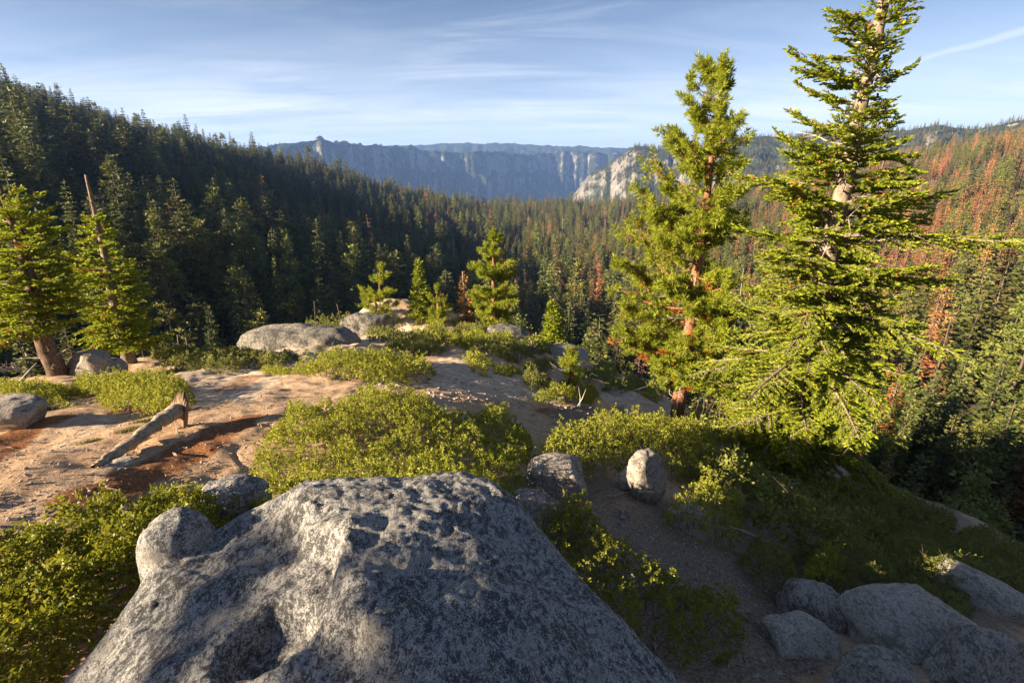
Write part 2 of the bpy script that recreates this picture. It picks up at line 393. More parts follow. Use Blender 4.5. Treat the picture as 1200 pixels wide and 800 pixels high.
def ridge_mat(name, sc, rockA, rockB, fl=.55, fh=.8, patch=.5, forest=(.020, .030, .014), forest2=(.042, .052, .022)):
    t = NT(name); co = t.coord(); nz = t.n('ShaderNodeSeparateXYZ', {0: t.n('ShaderNodeNewGeometry').outputs['Normal']}).outputs[2]
    n1 = t.noise(co, sc, 6, .65); n2 = t.noise(co, sc*6, 5, .7); n3 = t.noise(co, sc*22, 3, .7)
    mp = t.n('ShaderNodeMapping'); t.put(mp.inputs[0], co); mp.inputs['Scale'].default_value = (1, 1, .12)
    st = t.noise(mp.outputs[0], sc*5, 5, .7)
    rock = t.mix(t.step(st, .36, .64), rockA, rockB)
    rock = t.mix(t.math('MULTIPLY', t.step(n3, .5, .62), .5), rock, (.07, .08, .05))
    fo = t.mix(t.step(n3, .38, .62), forest, forest2)
    f = t.math('ADD', nz, t.math('ADD', t.math('MULTIPLY', t.math('SUBTRACT', n1, patch), 1.5), t.math('MULTIPLY', t.math('SUBTRACT', n2, .5), .9)))
    c = t.mix(t.step(f, fl, fh), rock, fo)
    h = t.math('ADD', n2, t.math('MULTIPLY', n3, .7))
    return t.done(t.bsdf(c, .95, .05, h, 1.0, .06/sc))
M_cliff = ridge_mat('valley_cliff', .0016, (.15, .145, .14), (.28, .268, .258), .28, .60, .47)
M_rim = ridge_mat('rim_forest', .0012, (.25, .23, .21), (.40, .37, .34), .15, .5, .42)
M_knob = ridge_mat('granite_ridge', .0030, (.17, .16, .145), (.27, .255, .235), .55, .92, .5)
rim, _ = ridge('far_rim', [(250, 178), (330, 172), (420, 171), (490, 171), (520, 168), (560, 168.5), (600, 169), (660, 172), (740, 174), (820, 172), (900, 168), (1000, 170), (1250, 168)], 9200, 2200, -420, 1600, 420, M_rim, .0, 300, 30, 3, 10)
def cl_st(th): return np.interp(th, np.radians([-26, -18, -6, 0, 6, 12]), [.25, .45, .8, 1.0, 1, .9])
cliffs, _ = ridge('valley_cliffs', [(260, 182), (310, 172), (335, 168), (362, 165.5), (376, 163), (384, 164), (392, 168), (430, 170), (470, 172), (500, 177), (540, 179), (585, 178), (620, 182), (660, 178), (700, 179), (750, 184), (820, 190)],
    lambda th: np.interp(np.degrees(th), [-30, -24, -15, -6, 2, 10, 16], [4300, 4700, 5300, 6000, 6700, 7300, 7500])+130*np.sin(th*26), 1250, -600, 2200, 640, M_cliff, .8, 340, 40, 27, 8, 110, 26, cl_st)
KS = [(640, 262), (668, 238), (680, 222), (692, 205), (716, 192), (745, 173), (768, 172), (800, 179), (830, 172), (850, 164), (880, 161), (930, 158), (1000, 152), (1060, 152), (1100, 147), (1150, 153), (1200, 143), (1260, 140), (1400, 135)]
def kn_st(th): return np.interp(th, np.radians([2, 6, 9, 12, 18, 26, 40]), [.9, .95, .7, .35, .15, .25, .1])
knob, KV = ridge('granite_ridge', KS, lambda th: np.interp(np.degrees(th), [2, 8, 14, 20, 30, 42, 55], [3700, 3500, 3300, 3100, 2900, 2800, 2800]), 1300, -330, 1200, 520, M_knob, .3, 170, 26, 37, 7, 70, 20, kn_st)
# ------------------------------------------------------------ forest tree models (30 m tall)
def fir_proto(seed, rad=3.6, levels=36, per=7, base=.06, sparse=0., droop=.35, klen=1.25, kw=.30, ragged=.25, prof=.8, top_gap=0.):
    r = np.random.default_rng(seed); H = 30.; B = []; D = []; L = []
    for k in range(levels):
        h = base+(1-base)*((k+r.uniform(-.4, .4))/levels); h = min(max(h, base), .992)
        q = (1-h)/(1-base)
        br = rad*(q**prof)*(1-.35*max(0, (q-.75)/.25))*r.uniform(1-ragged, 1+ragged*.6)+.28
        n = max(3, int(per*(1-sparse)*(.6+.5*q)))
        a0 = r.uniform(0, 6.28)
        for b in range(n):
            if r.random() < sparse*.6: continue
            az = a0+b*6.283/n+r.normal()*.25; bl = br*r.uniform(.6, 1.12)
            d0 = np.array([math.cos(az), math.sin(az)]); up = .25-droop*q*1.7+r.normal()*.1
            m = max(2, int(bl*2.6))
            for c in range(m):
                t = (c+.6)/m; p = np.array([d0[0]*bl*t, d0[1]*bl*t, h*H+up*bl*t*.6-droop*.35*bl*t*t])
                for sgn in ((-1, 1) if t < .93 else (0,)):
                    aa = az+sgn*r.uniform(.35, 1.0)
                    B.append(p+r.normal(size=3)*.08); D.append([math.cos(aa), math.sin(aa), r.normal()*.28-.16+.12*(1-q)]); L.append(klen*r.uniform(.55, 1.1)*(.45+.55*min(1, bl/2.2)))
    B.append([0, 0, H*.975]); D.append([0, 0, 1.]); L.append(H*.03)
    return kites(np.array(B), np.array(D), np.array(L), np.array(L)*kw, r)
def pine_proto(seed, rad=4.4, base=.3, clumps=70, klen=.75):
    r = np.random.default_rng(seed); H = 30.; B = []; D = []; L = []
    for k in range(clumps):
        h = base+(1-base)*r.random()**.85; q = (1-h)/(1-base)
        env = rad*min(1, (1-q)*3+.25)*(q**.55)*r.uniform(.35, 1.05)+.3
        az = r.uniform(0, 6.283); c = np.array([math.cos(az)*env, math.sin(az)*env, h*H+r.normal()*.4])
        n = 26; dirs = unit(r.normal(size=(n, 3))+[math.cos(az)*.5, math.sin(az)*.5, .35])
        for d in dirs: B.append(c+d*.25*r.random()+r.normal(size=3)*[.45, .45, .2]); D.append(d); L.append(klen*r.uniform(.6, 1.3))
    return kites(np.array(B), np.array(D), np.array(L), np.array(L)*.24, r)
def trunk_geo(seed, r0=.42, H=30., top=.05, limbs=0, limb_len=1.6, hb=.3):
    r = np.random.default_rng(seed); g = Geo(); z = np.linspace(-3, H*.97, 9)
    g.tube(np.stack([.12*np.cumsum(r.normal(size=9))*.3, .12*np.cumsum(r.normal(size=9))*.3, z], -1), np.interp(z, [-3, H], [r0, top]), 6)
    for k in range(limbs):
        h = H*(hb+(.97-hb)*r.random()); az = r.uniform(0, 6.283); l = limb_len*(1-h/H*.75)*r.uniform(.5, 1.3); e = r.uniform(-.5, .35)
        p0 = np.array([0, 0, h]); p1 = p0+[math.cos(az)*l*.6, math.sin(az)*l*.6, e*l*.5]; p2 = p0+[math.cos(az)*l, math.sin(az)*l, e*l]
        g.tube([p0, p1, p2], [.07, .05, .02], 3, False)
    return g
GREENS = [(.050, .066, .022), (.085, .104, .030), (.122, .138, .036), (.165, .168, .045)]
M_fgreen = leaf_mat('forest_needles', GREENS, .22, .75, .6, .15)
M_fpine = leaf_mat('pine_forest_needles', [(.10, .12, .026), (.15, .17, .035), (.20, .20, .05)], .25, .6, .55, .2)
M_fred = leaf_mat('dead_needles', [(.20, .15, .06), (.22, .095, .042), (.38, .15, .045), (.48, .21, .065), (.34, .17, .07), (.30, .22, .15)], .2, .7, .8, .05)
M_fbark = bark_mat('forest_bark', (.07, .05, .04), (.16, .12, .095), 3, .2)
M_snag = bark_mat('bleached_wood', (.22, .19, .165), (.42, .38, .34), 4, .15)
def as_mesh(name, kq, tg, mats):
    kq = np.asarray(kq).reshape(-1, 4, 3) if kq is not None else np.zeros((0, 4, 3)); nk = len(kq)
    Vt = np.concatenate(tg.V); fl = [np.arange(nk*4).reshape(-1, 4)] if nk else []; mi = [0] if nk else []
    fl.append(np.concatenate(tg.Q)+nk*4); mi.append(1)
    if tg.T: fl.append(np.concatenate(tg.T)+nk*4); mi.append(1)
    return mk_mesh(name, np.concatenate([kq.reshape(-1, 3), Vt]), fl, mats, mi)
PROTO = []   # kind, whole mesh, crown mesh, trunk mesh
def add_proto(kind, kq, tg, lm, bm):
    whole = as_mesh(kind, kq, tg, [lm, bm])
    crown = mk_mesh(kind+'_crown', kq.reshape(-1, 3), [np.arange(len(kq)*4).reshape(-1, 4)], [lm]) if kq is not None else None
    PROTO.append((kind, whole, crown, tg.mesh(kind+'_trunk', bm)))
for sd, kw in enumerate([dict(rad=3.2), dict(rad=3.9, ragged=.4), dict(rad=2.7, levels=32, prof=.7), dict(rad=4.3, levels=32, sparse=.15, ragged=.45, prof=.65), dict(rad=3.4, base=.18, sparse=.1, prof=.6), dict(rad=3.0, levels=40, prof=1.0)]):
    add_proto('conifer', fir_proto(100+sd, **kw), trunk_geo(200+sd), M_fgreen, M_fbark)
for sd, kw in enumerate([dict(), dict(rad=3.8, base=.2, clumps=85)]):
    add_proto('forest_pine', pine_proto(300+sd, **kw), trunk_geo(310+sd, .45), M_fpine, M_fbark)
for sd, kw in enumerate([dict(rad=2.8, levels=30, sparse=.25, kw=.16, ragged=.5), dict(rad=3.3, levels=26, sparse=.4, kw=.14, ragged=.5), dict(rad=2.5, levels=32, sparse=.15, kw=.2)]):
    add_proto('dead_conifer', fir_proto(400+sd, **kw), trunk_geo(410+sd, .4, limbs=40), M_fred, M_fbark)
add_proto('snag', None, trunk_geo(500, .42, 28., .08, 45, 1.8, .25), None, M_snag)
add_proto('snag', None, trunk_geo(501, .38, 24., .10, 22, 1.3, .4), None, M_snag)
KIDX = {k: [i for i, p in enumerate(PROTO) if p[0] == k] for k in ('conifer', 'forest_pine', 'dead_conifer', 'snag')}
# ------------------------------------------------------------ where the forest stands
rf = np.random.default_rng(77)
def scatter():
    out = []
    for r0, r1, sp in ((58, 420, 7.8), (420, 1000, 8.0), (1000, 2700, 9.2)):
        area = math.pi*(r1*r1-r0*r0)*(112/360.); n = int(area/(sp*sp))
        r = np.sqrt(rf.uniform(r0*r0, r1*r1, n)); th = np.radians(rf.uniform(-56, 56, n))
        out.append(np.stack([r*np.sin(th), r*np.cos(th)], -1))
    p = np.concatenate(out)
    # thin out trees that crowd each other
    cell = {}; key = np.floor(p/4.4).astype(int); keep = []
    for q, k in enumerate(map(tuple, key)):
        if k not in cell: cell[k] = 1; keep.append(q)
    return p[keep]
TP = scatter(); tz = ground(TP[:, 0], TP[:, 1], False); tr = np.hypot(TP[:, 0], TP[:, 1]); tth = np.degrees(np.arctan2(TP[:, 0], TP[:, 1]))
# the dome itself stays open: trees only well below it
low = tz < np.interp(tr, [55, 75, 95, 120], [-40, -40, -42, -30])
open_rock = fbm(TP[:, 0]/60, TP[:, 1]/60, 3, 91)
rocky = np.interp(tth, [10, 24, 34, 50], [0, 0, .16, .10])*sstep(250, 500, tr)
ok = (low | (tr > 125)) & ~((open_rock > .62) & (tr > 250)) & (rf.random(len(tr)) > rocky) & (rf.random(len(tr)) > .75*sstep(.25, .6, fbm(TP[:, 0]/32+9, TP[:, 1]/32, 2, 93)))
hole = seg_dist(TP[:, 0], TP[:, 1], [(-385*.62, 620*.62), (-372*.62, 628*.62)])
TP, tz, tr, tth = TP[ok], tz[ok], tr[ok], tth[ok]
n = len(TP)
hgt = (rf.normal(32, 9.0, n)*np.interp(tr, [150, 350, 600], [1.25, 1.12, .95])*np.where(rf.random(n) < .22, .55, 1)).clip(8, 54)*(.86+.22*np.clip(fbm(TP[:, 0]/90, TP[:, 1]/90, 2, 95), -1, 1))*np.interp(tth, [-50, 0, 28, 50], [1.05, 1.0, .92, .92])
hgt = np.minimum(hgt, np.interp(tr, [60, 120, 170, 240], [20, 25, 36, 60]))
pred = np.interp(tth, [-50, -20, 0, 12, 22, 32, 50], [.03, .08, .17, .26, .36, .56, .54])*np.clip(1+1.6*fbm(TP[:, 0]/75, TP[:, 1]/75, 3, 97), .15, 2.2)*np.interp(tr, [80, 160, 300, 500], [.4, .55, .8, 1.])
u = rf.random(n); kind = np.where(u < pred, 2, np.where(u < pred+.010, 3, np.where(u < pred+.10, 1, 0)))
kn = np.array(['conifer', 'forest_pine', 'dead_conifer', 'snag'])
pid = np.zeros(n, int)
for q, k in enumerate(kn):
    m = kind == q; pid[m] = rf.choice(KIDX[k], m.sum())
rz = rf.uniform(0, 6.283, n); lean = rf.normal(0, .025, (n, 2)); wid = rf.normal(1.22, .16, n).clip(.8, 1.7)
# line of sight over the terrain
tb_ = np.radians(np.linspace(-58, 58, 500)); rb = np.geomspace(3, 2900, 420)
TB, RB = np.meshgrid(tb_, rb, indexing='ij'); ZB = ground(RB*np.sin(TB), RB*np.cos(TB), False)
HB = np.maximum.accumulate(ZB/RB, axis=1)
bi = np.clip(np.searchsorted(tb_, np.radians(tth)), 0, 499); ri = np.clip(np.searchsorted(rb, tr*.97)-1, 0, 419)
vis = (tz+hgt)/tr > HB[bi, ri]-.012
sel = vis | (tr < 160)
TP, tz, tr, tth, hgt, pid, kind, rz, lean, wid, vis, bi, ri = [a[sel] for a in (TP, tz, tr, tth, hgt, pid, kind, rz, lean, wid, vis, bi, ri)]
# which ones show largest: paint them near to far on a coarse grid
px0, pyb, dd = project(TP[:, 0], TP[:, 1], tz); _, pyt, _ = project(TP[:, 0], TP[:, 1], tz+hgt)
cov = np.zeros((267, 400), bool)
dome_h = HB[:, np.searchsorted(rb, 70)]
for cxx in range(400):
    a_, b_, c_ = ray(cxx*3+1, np.arange(267)*3+1); cov[:, cxx] = (c_/np.hypot(a_, b_)) < np.interp(np.arctan2(a_, b_), tb_, dome_h)
score = np.zeros(len(TP))
for q in np.argsort(tr):
    x0, y0, y1 = px0[q]/3, pyt[q]/3, pyb[q]/3
    hw = (y1-y0)*.13
    if x0 < -2 or x0 > 402 or y0 > 267 or y1 < 0: continue
    c = 0
    for yy in range(max(0, int(y0)), min(267, int(y1)+1)):
        w = hw*(yy-y0+.5)/max(y1-y0, 1); a = max(0, int(x0-w+.5)); b = min(400, int(x0+w+.5)+1)
        if b > a:
            row = cov[yy, a:b]; c += (~row).sum(); row[:] = True
    score[q] = c
single = np.zeros(len(TP), bool)
for ks, lim in (((0,), 290), ((1,), 60), ((2,), 200), ((3,), 40)):
    idx = np.where(np.isin(kind, ks) & (score > 2.5))[0]; idx = idx[np.argsort(-score[idx])][:lim]; single[idx] = True
# trees on the granite ridge further off
kv = KV[:92].reshape(-1, KV.shape[1], 3)[4:80]
ki = rf.integers(0, kv.shape[0]-1, 26000); kj = rf.integers(0, kv.shape[1]-1, 26000); f1 = rf.random((26000, 1)); f2 = rf.random((26000, 1))
kp = kv[ki, kj]*(1-f1)*(1-f2)+kv[ki+1, kj]*f1*(1-f2)+kv[ki, kj+1]*(1-f1)*f2+kv[ki+1, kj+1]*f1*f2
e1 = kv[ki+1, kj]-kv[ki, kj]; e2 = kv[ki, kj+1]-kv[ki, kj]; nn = np.abs(unit(np.cross(e1, e2))[:, 2])
kth = np.degrees(np.arctan2(kp[:, 0], kp[:, 1]))
kk = (nn > .62) & (rf.random(26000) < np.interp(kth, [4, 9, 14, 30], [.12, .4, .7, .75])) & (fbm(kp[:, 0]/230, kp[:, 1]/230, 3, 99) < .35)
kp = kp[kk]; kh = rf.normal(21, 5, len(kp)).clip(8, 34)
# ------------------------------------------------------------ the far wood that reads as one mass
def instancer(name, coll, pos, idx, rot, scl):
    ng = bpy.data.node_groups.new(name+'_nodes', 'GeometryNodeTree')
    ng.interface.new_socket('Geometry', in_out='INPUT', socket_type='NodeSocketGeometry'); ng.interface.new_socket('Geometry', in_out='OUTPUT', socket_type='NodeSocketGeometry')
    N = ng.nodes; gi = N.new('NodeGroupInput'); go = N.new('NodeGroupOutput'); iop = N.new('GeometryNodeInstanceOnPoints'); ci = N.new('GeometryNodeCollectionInfo')
    ci.inputs[0].default_value = coll; ci.inputs[1].default_value = True; ci.inputs[2].default_value = True
    def attr(nm, dt):
        a = N.new('GeometryNodeInputNamedAttribute'); a.data_type = dt; a.inputs[0].default_value = nm; return a.outputs[0]
    L = ng.links.new
    L(gi.outputs[0], iop.inputs['Points']); L(ci.outputs[0], iop.inputs['Instance']); iop.inputs['Pick Instance'].default_value = True
    L(attr('pick', 'INT'), iop.inputs['Instance Index']); L(attr('turn', 'FLOAT_VECTOR'), iop.inputs['Rotation']); L(attr('size', 'FLOAT_VECTOR'), iop.inputs['Scale'])
    L(iop.outputs[0], go.inputs[0])
    me = bpy.data.meshes.new(name); me.vertices.add(len(pos)); me.vertices.foreach_set('co', np.asarray(pos, np.float32).ravel())
    for nm, dt, dat, f in (('pick', 'INT', np.asarray(idx, np.int32), 'value'), ('turn', 'FLOAT_VECTOR', np.asarray(rot, np.float32), 'vector'), ('size', 'FLOAT_VECTOR', np.asarray(scl, np.float32), 'vector')):
        a = me.attributes.new(nm, dt, 'POINT'); a.data.foreach_set(f, dat.ravel())
    me.update(); o = link(name, me); md = o.modifiers.new('trees', 'NODES'); md.node_group = ng
    return tag(o, kind='stuff')
fcoll = bpy.data.collections.new('forest_models')
for q, p in enumerate(PROTO):
    o = bpy.data.objects.new('tree_model_%02d' % q, p[1]); fcoll.objects.link(o)
def forest(name, m, extra=None):
    pos = np.column_stack([TP[m], tz[m]-.3]); rot = np.column_stack([lean[m], rz[m]]); s = hgt[m]/30; scl = np.column_stack([s*wid[m], s*wid[m], s]); pk = pid[m]
    if extra is not None:
        pos = np.vstack([pos, extra[0]]); pk = np.concatenate([pk, extra[1]]); rot = np.vstack([rot, extra[2]]); scl = np.vstack([scl, extra[3]])
    return instancer(name, fcoll, pos, pk, rot, scl)
live = (kind != 2) & (kind != 3)
kr = rf.random(len(kp)) < np.interp(np.degrees(np.arctan2(kp[:, 0], kp[:, 1])), [5, 15, 30], [.05, .12, .2])
kpid = np.where(kr, rf.choice(KIDX['dead_conifer'], len(kp)), rf.choice(KIDX['conifer'], len(kp)))
def ex(m): s = kh[m]/30; return kp[m]-[0, 0, .5], kpid[m], np.column_stack([rf.normal(0, .02, (m.sum(), 2)), rf.uniform(0, 6.28, m.sum())]), np.column_stack([s, s, s])
tag(forest('forest', ~single & live, ex(~kr)), 'dense green conifer forest covering the far slopes and valley floor', 'forest')
tag(forest('dead_forest', ~single & ~live, ex(kr)), 'rust brown dead conifers scattered through the far forest', 'dead forest')
# ------------------------------------------------------------ the trees that show largest, each a thing
def place_word(px, py, r, lit=None):
    side = 'on the left hillside' if px < 330 else 'in the valley beyond the granite dome' if px < 720 else 'behind the two big trees' if px < 1020 else 'on the right hillside'
    return side
LOOK = {'conifer': ['broad green conifer', 'tall green conifer', 'slender dark conifer', 'ragged wide conifer', 'bare stemmed conifer', 'narrow pointed conifer'], 'forest_pine': ['round crowned pine', 'open crowned pine'],
        'dead_conifer': ['rust brown dead conifer', 'thin rusty dead conifer', 'dense reddish dead conifer'], 'snag': ['bare grey snag', 'short bare grey snag']}
n_single = 0
for q in np.where(single)[0]:
    k, whole, crown, trunk = PROTO[pid[q]]; s = hgt[q]/30; px = px0[q]
    look = LOOK[k][pid[q]-KIDX[k][0]]
    dist = 'close below the dome' if tr[q] < 150 else 'in the near forest' if tr[q] < 230 else 'in the middle forest' if tr[q] < 420 else 'far off near the skyline'
    zone = 'at the left edge' if px < 130 else 'on the left hillside' if px < 330 else 'behind the dome' if px < 540 else 'in the central valley' if px < 720 else 'between pine and fir' if px < 850 else 'behind the big fir' if px < 1060 else 'on the right hillside'
    lab = '%s %s, %s' % (look, dist, zone)
    grp = '%ss %s %s' % (look, dist, zone); cat = {'conifer': 'conifer', 'forest_pine': 'pine', 'dead_conifer': 'dead tree', 'snag': 'snag'}[k]
    pos = (TP[q, 0], TP[q, 1], tz[q]-.3)
    if score[q] > 45 and crown is not None:
        o = empty(k, pos, lab, cat, grp); link('crown', crown, o); link('trunk', trunk, o)
    else:
        o = tag(link(k, whole, None, pos), lab, cat, grp)
    o.rotation_euler = (lean[q, 0], lean[q, 1], rz[q]); o.scale = (s*wid[q], s*wid[q], s)
    n_single += 1
print('forest instances', len(TP)+len(kp), 'singles', n_single)
# ------------------------------------------------------------ granite boulders
def granite(name, dark=(.075, .075, .08), pale=(.46, .45, .43), cover=.5, sc=1.0, warm=(.36, .31, .26), bd=.012):
    t = NT(name); co = t.coord()
    mp = t.n('ShaderNodeMapping'); t.put(mp.inputs[0], co); mp.inputs['Rotation'].default_value = (0, 0, R(38)); mp.inputs['Scale'].default_value = (1, .62, 1)
    n0 = t.noise(co, 2.2*sc, 5, .6, .4); n1 = t.noise(mp.outputs[0], 15*sc, 7, .74, .3); n2 = t.noise(mp.outputs[0], 62*sc, 5, .75); n3 = t.noise(co, 210*sc, 2, .6)
    f = t.math('ADD', t.math('MULTIPLY', n1, .56), t.math('ADD', t.math('MULTIPLY', n2, .44), t.math('MULTIPLY', t.math('SUBTRACT', n0, .5), .20)))
    c = t.mix(t.step(f, .46+.10*(cover-.5)-.03, .53+.10*(cover-.5)), dark, t.mix(t.step(n2, .35, .65), tuple(q*.62 for q in pale), pale))
    c = t.mix(t.math('MULTIPLY', t.step(n0, .53, .66), .6), c, t.mix(t.step(n2, .4, .62), tuple(q*.5 for q in warm), warm))
    c = t.mix(t.math('MULTIPLY', t.step(n3, .60, .72), .55), c, (.66, .64, .61))
    c = t.mix(t.math('MULTIPLY', t.step(n3, .40, .30), .6), c, (.04, .04, .042))
    h = t.math('ADD', t.math('MULTIPLY', n1, .7), t.math('ADD', t.math('MULTIPLY', n2, .45), t.math('MULTIPLY', n3, .15)))
    return t.done(t.bsdf(c, .88, .2, h, 1.0, bd))
M_lichen = granite('lichen_granite', (.058, .059, .062), (.44, .438, .435), .74, 3.2, (.33, .30, .27), .012)
M_grey = granite('grey_granite', (.11, .10, .088), (.36, .325, .285), .45, .8, (.42, .35, .28), .02)
M_pale = granite('pale_granite', (.19, .175, .15), (.46, .415, .36), .42, .9, (.44, .37, .29), .02)
M_outc = granite('weathered_outcrop', (.07, .066, .06), (.25, .232, .205), .62, .25, (.33, .28, .22), .05)
def n3d(p, f, octs, seed):
    return (fbm(p[:, 0]*f+5, p[:, 1]*f, octs, seed)+fbm(p[:, 1]*f+9, p[:, 2]*f, octs, seed+40)+fbm(p[:, 2]*f+2, p[:, 0]*f+7, octs, seed+80))/1.9
_ico = {}
def ico(sub):
    if sub not in _ico:
        import bmesh
        bm = bmesh.new(); bmesh.ops.create_icosphere(bm, subdivisions=sub, radius=1.0)
        _ico[sub] = (np.array([v.co[:] for v in bm.verts]), np.array([[v.index for v in f.verts] for f in bm.faces])); bm.free()
    return _ico[sub]
def rock_mesh(name, dims, seed, mat, cuts=5, rough=.10, pw=2.6, sub=5, cutd=(.62, .95)):
    r = np.random.default_rng(seed); V, F = ico(sub); V = V.copy()
    V = V/((np.abs(V)**pw).sum(1, keepdims=True)**(1/pw))
    for k in range(cuts):
        nrm = unit(r.normal(size=3)*[1, 1, .8]); dd = r.uniform(*cutd); h = V@nrm-dd
        V = V-np.outer(np.where(h > 0, h*.94, 0), nrm)
    V = V*(1+rough*n3d(V, 1.1, 4, seed)[:, None])
    V = V*np.array(dims)*.5
    m = max(dims)
    V += unit(V)*(.014*m*n3d(V/m, 9, 3, seed+5)+.004*m*n3d(V/m, 34, 2, seed+6))[:, None]
    return mk_mesh(name, V, [F], [mat], None, True)
def rock(label, px, py, w, h, depth=.8, rz=0, sink=.30, mat=None, seed=1, tilt=(0, 0), name='boulder', cat='boulder', group=None, **kw):
    """px,py: where its foot meets the ground; w,h: how wide and tall it measures there (pixels of the survey photo)"""
    p = hit1(px, py); d = p[1]*cp-p[2]*sp_; W_ = w*d/FPX; H_ = h*d/FPX/(1-sink)
    me = rock_mesh(name, (W_, W_*depth, H_), seed, mat or M_grey, **kw)
    o = tag(link(name, me), label, cat, group)
    o.location = (p[0], p[1]+W_*depth*.3, gz(p[0], p[1]+W_*depth*.3)+H_*(.5-sink)); o.rotation_euler = (R(tilt[0]), R(tilt[1]), R(rz))
    return o
# --- the big foreground boulder: surveyed heights, an eroded ledge, a weathered pothole and a knob
bp = [(530, 549, 2.62), (470, 552, 2.55), (400, 563, 2.45), (572, 556, 2.60), (600, 580, 2.48), (640, 622, 2.28), (700, 690, 2.02), (760, 750, 1.84), (815, 805, 1.72), (500, 600, 2.18), (450, 600, 2.16), (560, 610, 2.2), (500, 660, 1.86), (430, 720, 1.56), (560, 740, 1.56), (620, 690, 1.86), (400, 800, 1.36), (600, 800, 1.42), (710, 800, 1.56),
      (330, 600, 2.28), (290, 622, 2.22), (250, 645, 2.14), (300, 700, 1.80), (320, 745, 1.62), (260, 740, 1.66), (240, 690, 1.90), (200, 800, 1.52), (300, 800, 1.42), (162, 682, 2.0), (130, 720, 1.92), (100, 760, 1.85), (62, 805, 1.78), (200, 720, 1.84), (150, 780, 1.66), (360, 660, 1.90)]
B3 = np.array([at(*p) for p in bp]); B3 = np.vstack([B3, [(-.75, .3, -1.42), (0, .3, -1.28), (.6, .3, -1.42), (0, -.4, -1.35), (-.8, -.4, -1.5), (.7, -.4, -1.5)]])
btps = TPS(B3[:, :2], B3[:, 2], .004)
outl = [at(*p)[:2] for p in [(62, 805, 1.78), (100, 760, 1.85), (130, 720, 1.92), (158, 684, 2.0), (175, 655, 2.12), (215, 632, 2.32), (250, 634, 2.34), (290, 608, 2.42), (340, 584, 2.50), (400, 562, 2.52), (470, 552, 2.57), (530, 549, 2.64), (572, 556, 2.62), (605, 582, 2.49), (640, 622, 2.29), (700, 690, 2.03), (760, 750, 1.85), (815, 805, 1.73)]]+[np.array(q) for q in [(.86, .7), (.9, 0), (.6, -.7), (-.5, -.75), (-1.05, -.2), (-1.15, .5)]]
outl = np.array(outl)
xs = np.arange(-1.9, 1.55, .0105); ys = np.arange(-1.05, 2.75, .0105); BX, BY = np.meshgrid(xs, ys)
sd = seg_dist(BX, BY, outl, True); sd = np.where(inside(BX, BY, outl), -sd, sd)
wx = BX+.05*fbm(BX*4, BY*4, 3, 201); wy = BY+.05*fbm(BX*4+7, BY*4, 3, 202)
zz_ = btps(BX, BY)
tin = sd > 0
zz_ = np.where(sd > 0, np.minimum(zz_, -1.35), zz_)
ledge = np.array([at(*p)[:2] for p in [(330, 600, 2.3), (372, 640, 2.0), (395, 655, 1.93), (398, 690, 1.78), (412, 700, 1.72), (405, 725, 1.64), (372, 745, 1.58), (420, 765, 1.5), (455, 800, 1.4), (480, 860, 1.25)]])
lp = seg_dist(wx, wy, ledge)
poly_r = np.vstack([ledge, [(1.6, .3), (1.6, 2.9), (-.6, 2.9)]]); inr = inside(wx, wy, poly_r)
sl = np.where(inr, lp, -lp)
lf_ = sstep(2.25, 1.95, BY); zz_ += lf_*(.075*sstep(-.05, .045, sl)*np.exp(-np.maximum(sl, 0)/.45)-.022*np.exp(-((sl+.07)/.10)**2))
pot = at(322, 748, 1.60)[:2]; pd = np.hypot((wx-pot[0])/1.25, wy-pot[1]); zz_ -= .085*sstep(.155, .06, pd)-.018*np.exp(-((pd-.19)/.05)**2)
for q in ((232, 760, 1.62, .07, .03), (262, 700, 1.82, .09, .03), (190, 730, 1.8, .08, .035), (455, 640, 1.95, .14, .02)):
    c = at(*q[:3])[:2]; zz_ -= q[4]*np.exp(-((wx-c[0])**2+(wy-c[1])**2)/q[3]**2)
kb = at(197, 640, 2.16); kd = np.hypot((BX-kb[0])/.145, (BY-kb[1]-.05)/.15)
rnd = np.clip((sd+.10)/.10, 0, 6)
zz_ = zz_-np.where(rnd < 1, .042*rnd**2.2, .042+.17*(rnd-1)+.075*(rnd-1)**2)
zz_ = np.maximum(zz_, -1.56+np.sqrt(np.clip(1-kd**2, 0, 1))*.15-np.where(kd < 1, 0, 9))
zz_ += .020*fbm(BX*2.6, BY*2.6, 4, 211)+.010*fbm(BX*9, BY*9, 4, 221)*(1+1.5*np.exp(-(sl/.12)**2))+.0045*fbm(BX*34, BY*34, 3, 231)
zz_ -= .004*sstep(.25, .55, fbm(BX*6.5, BY*6.5, 3, 241))
keep = sd < .50
nx_ = len(xs); ny_ = len(ys); i = np.arange(ny_-1)[:, None]*nx_; j = np.arange(nx_-1)[None]
Qb = np.stack([i+j, i+j+1, i+nx_+j+1, i+nx_+j], -1).reshape(-1, 4); kq = keep.ravel()[Qb].all(1)
Vb = np.stack([BX, BY, np.maximum(zz_, -3.4)], -1).reshape(-1, 3); Qb = Qb[kq]; used = np.unique(Qb); rm = np.zeros(len(Vb), int); rm[used] = np.arange(len(used))
tag(link('boulder', mk_mesh('boulder', Vb[used], [rm[Qb]], [M_lichen], None, True)), 'huge lichen speckled granite boulder with an eroded ledge and pothole filling the foreground', 'boulder')
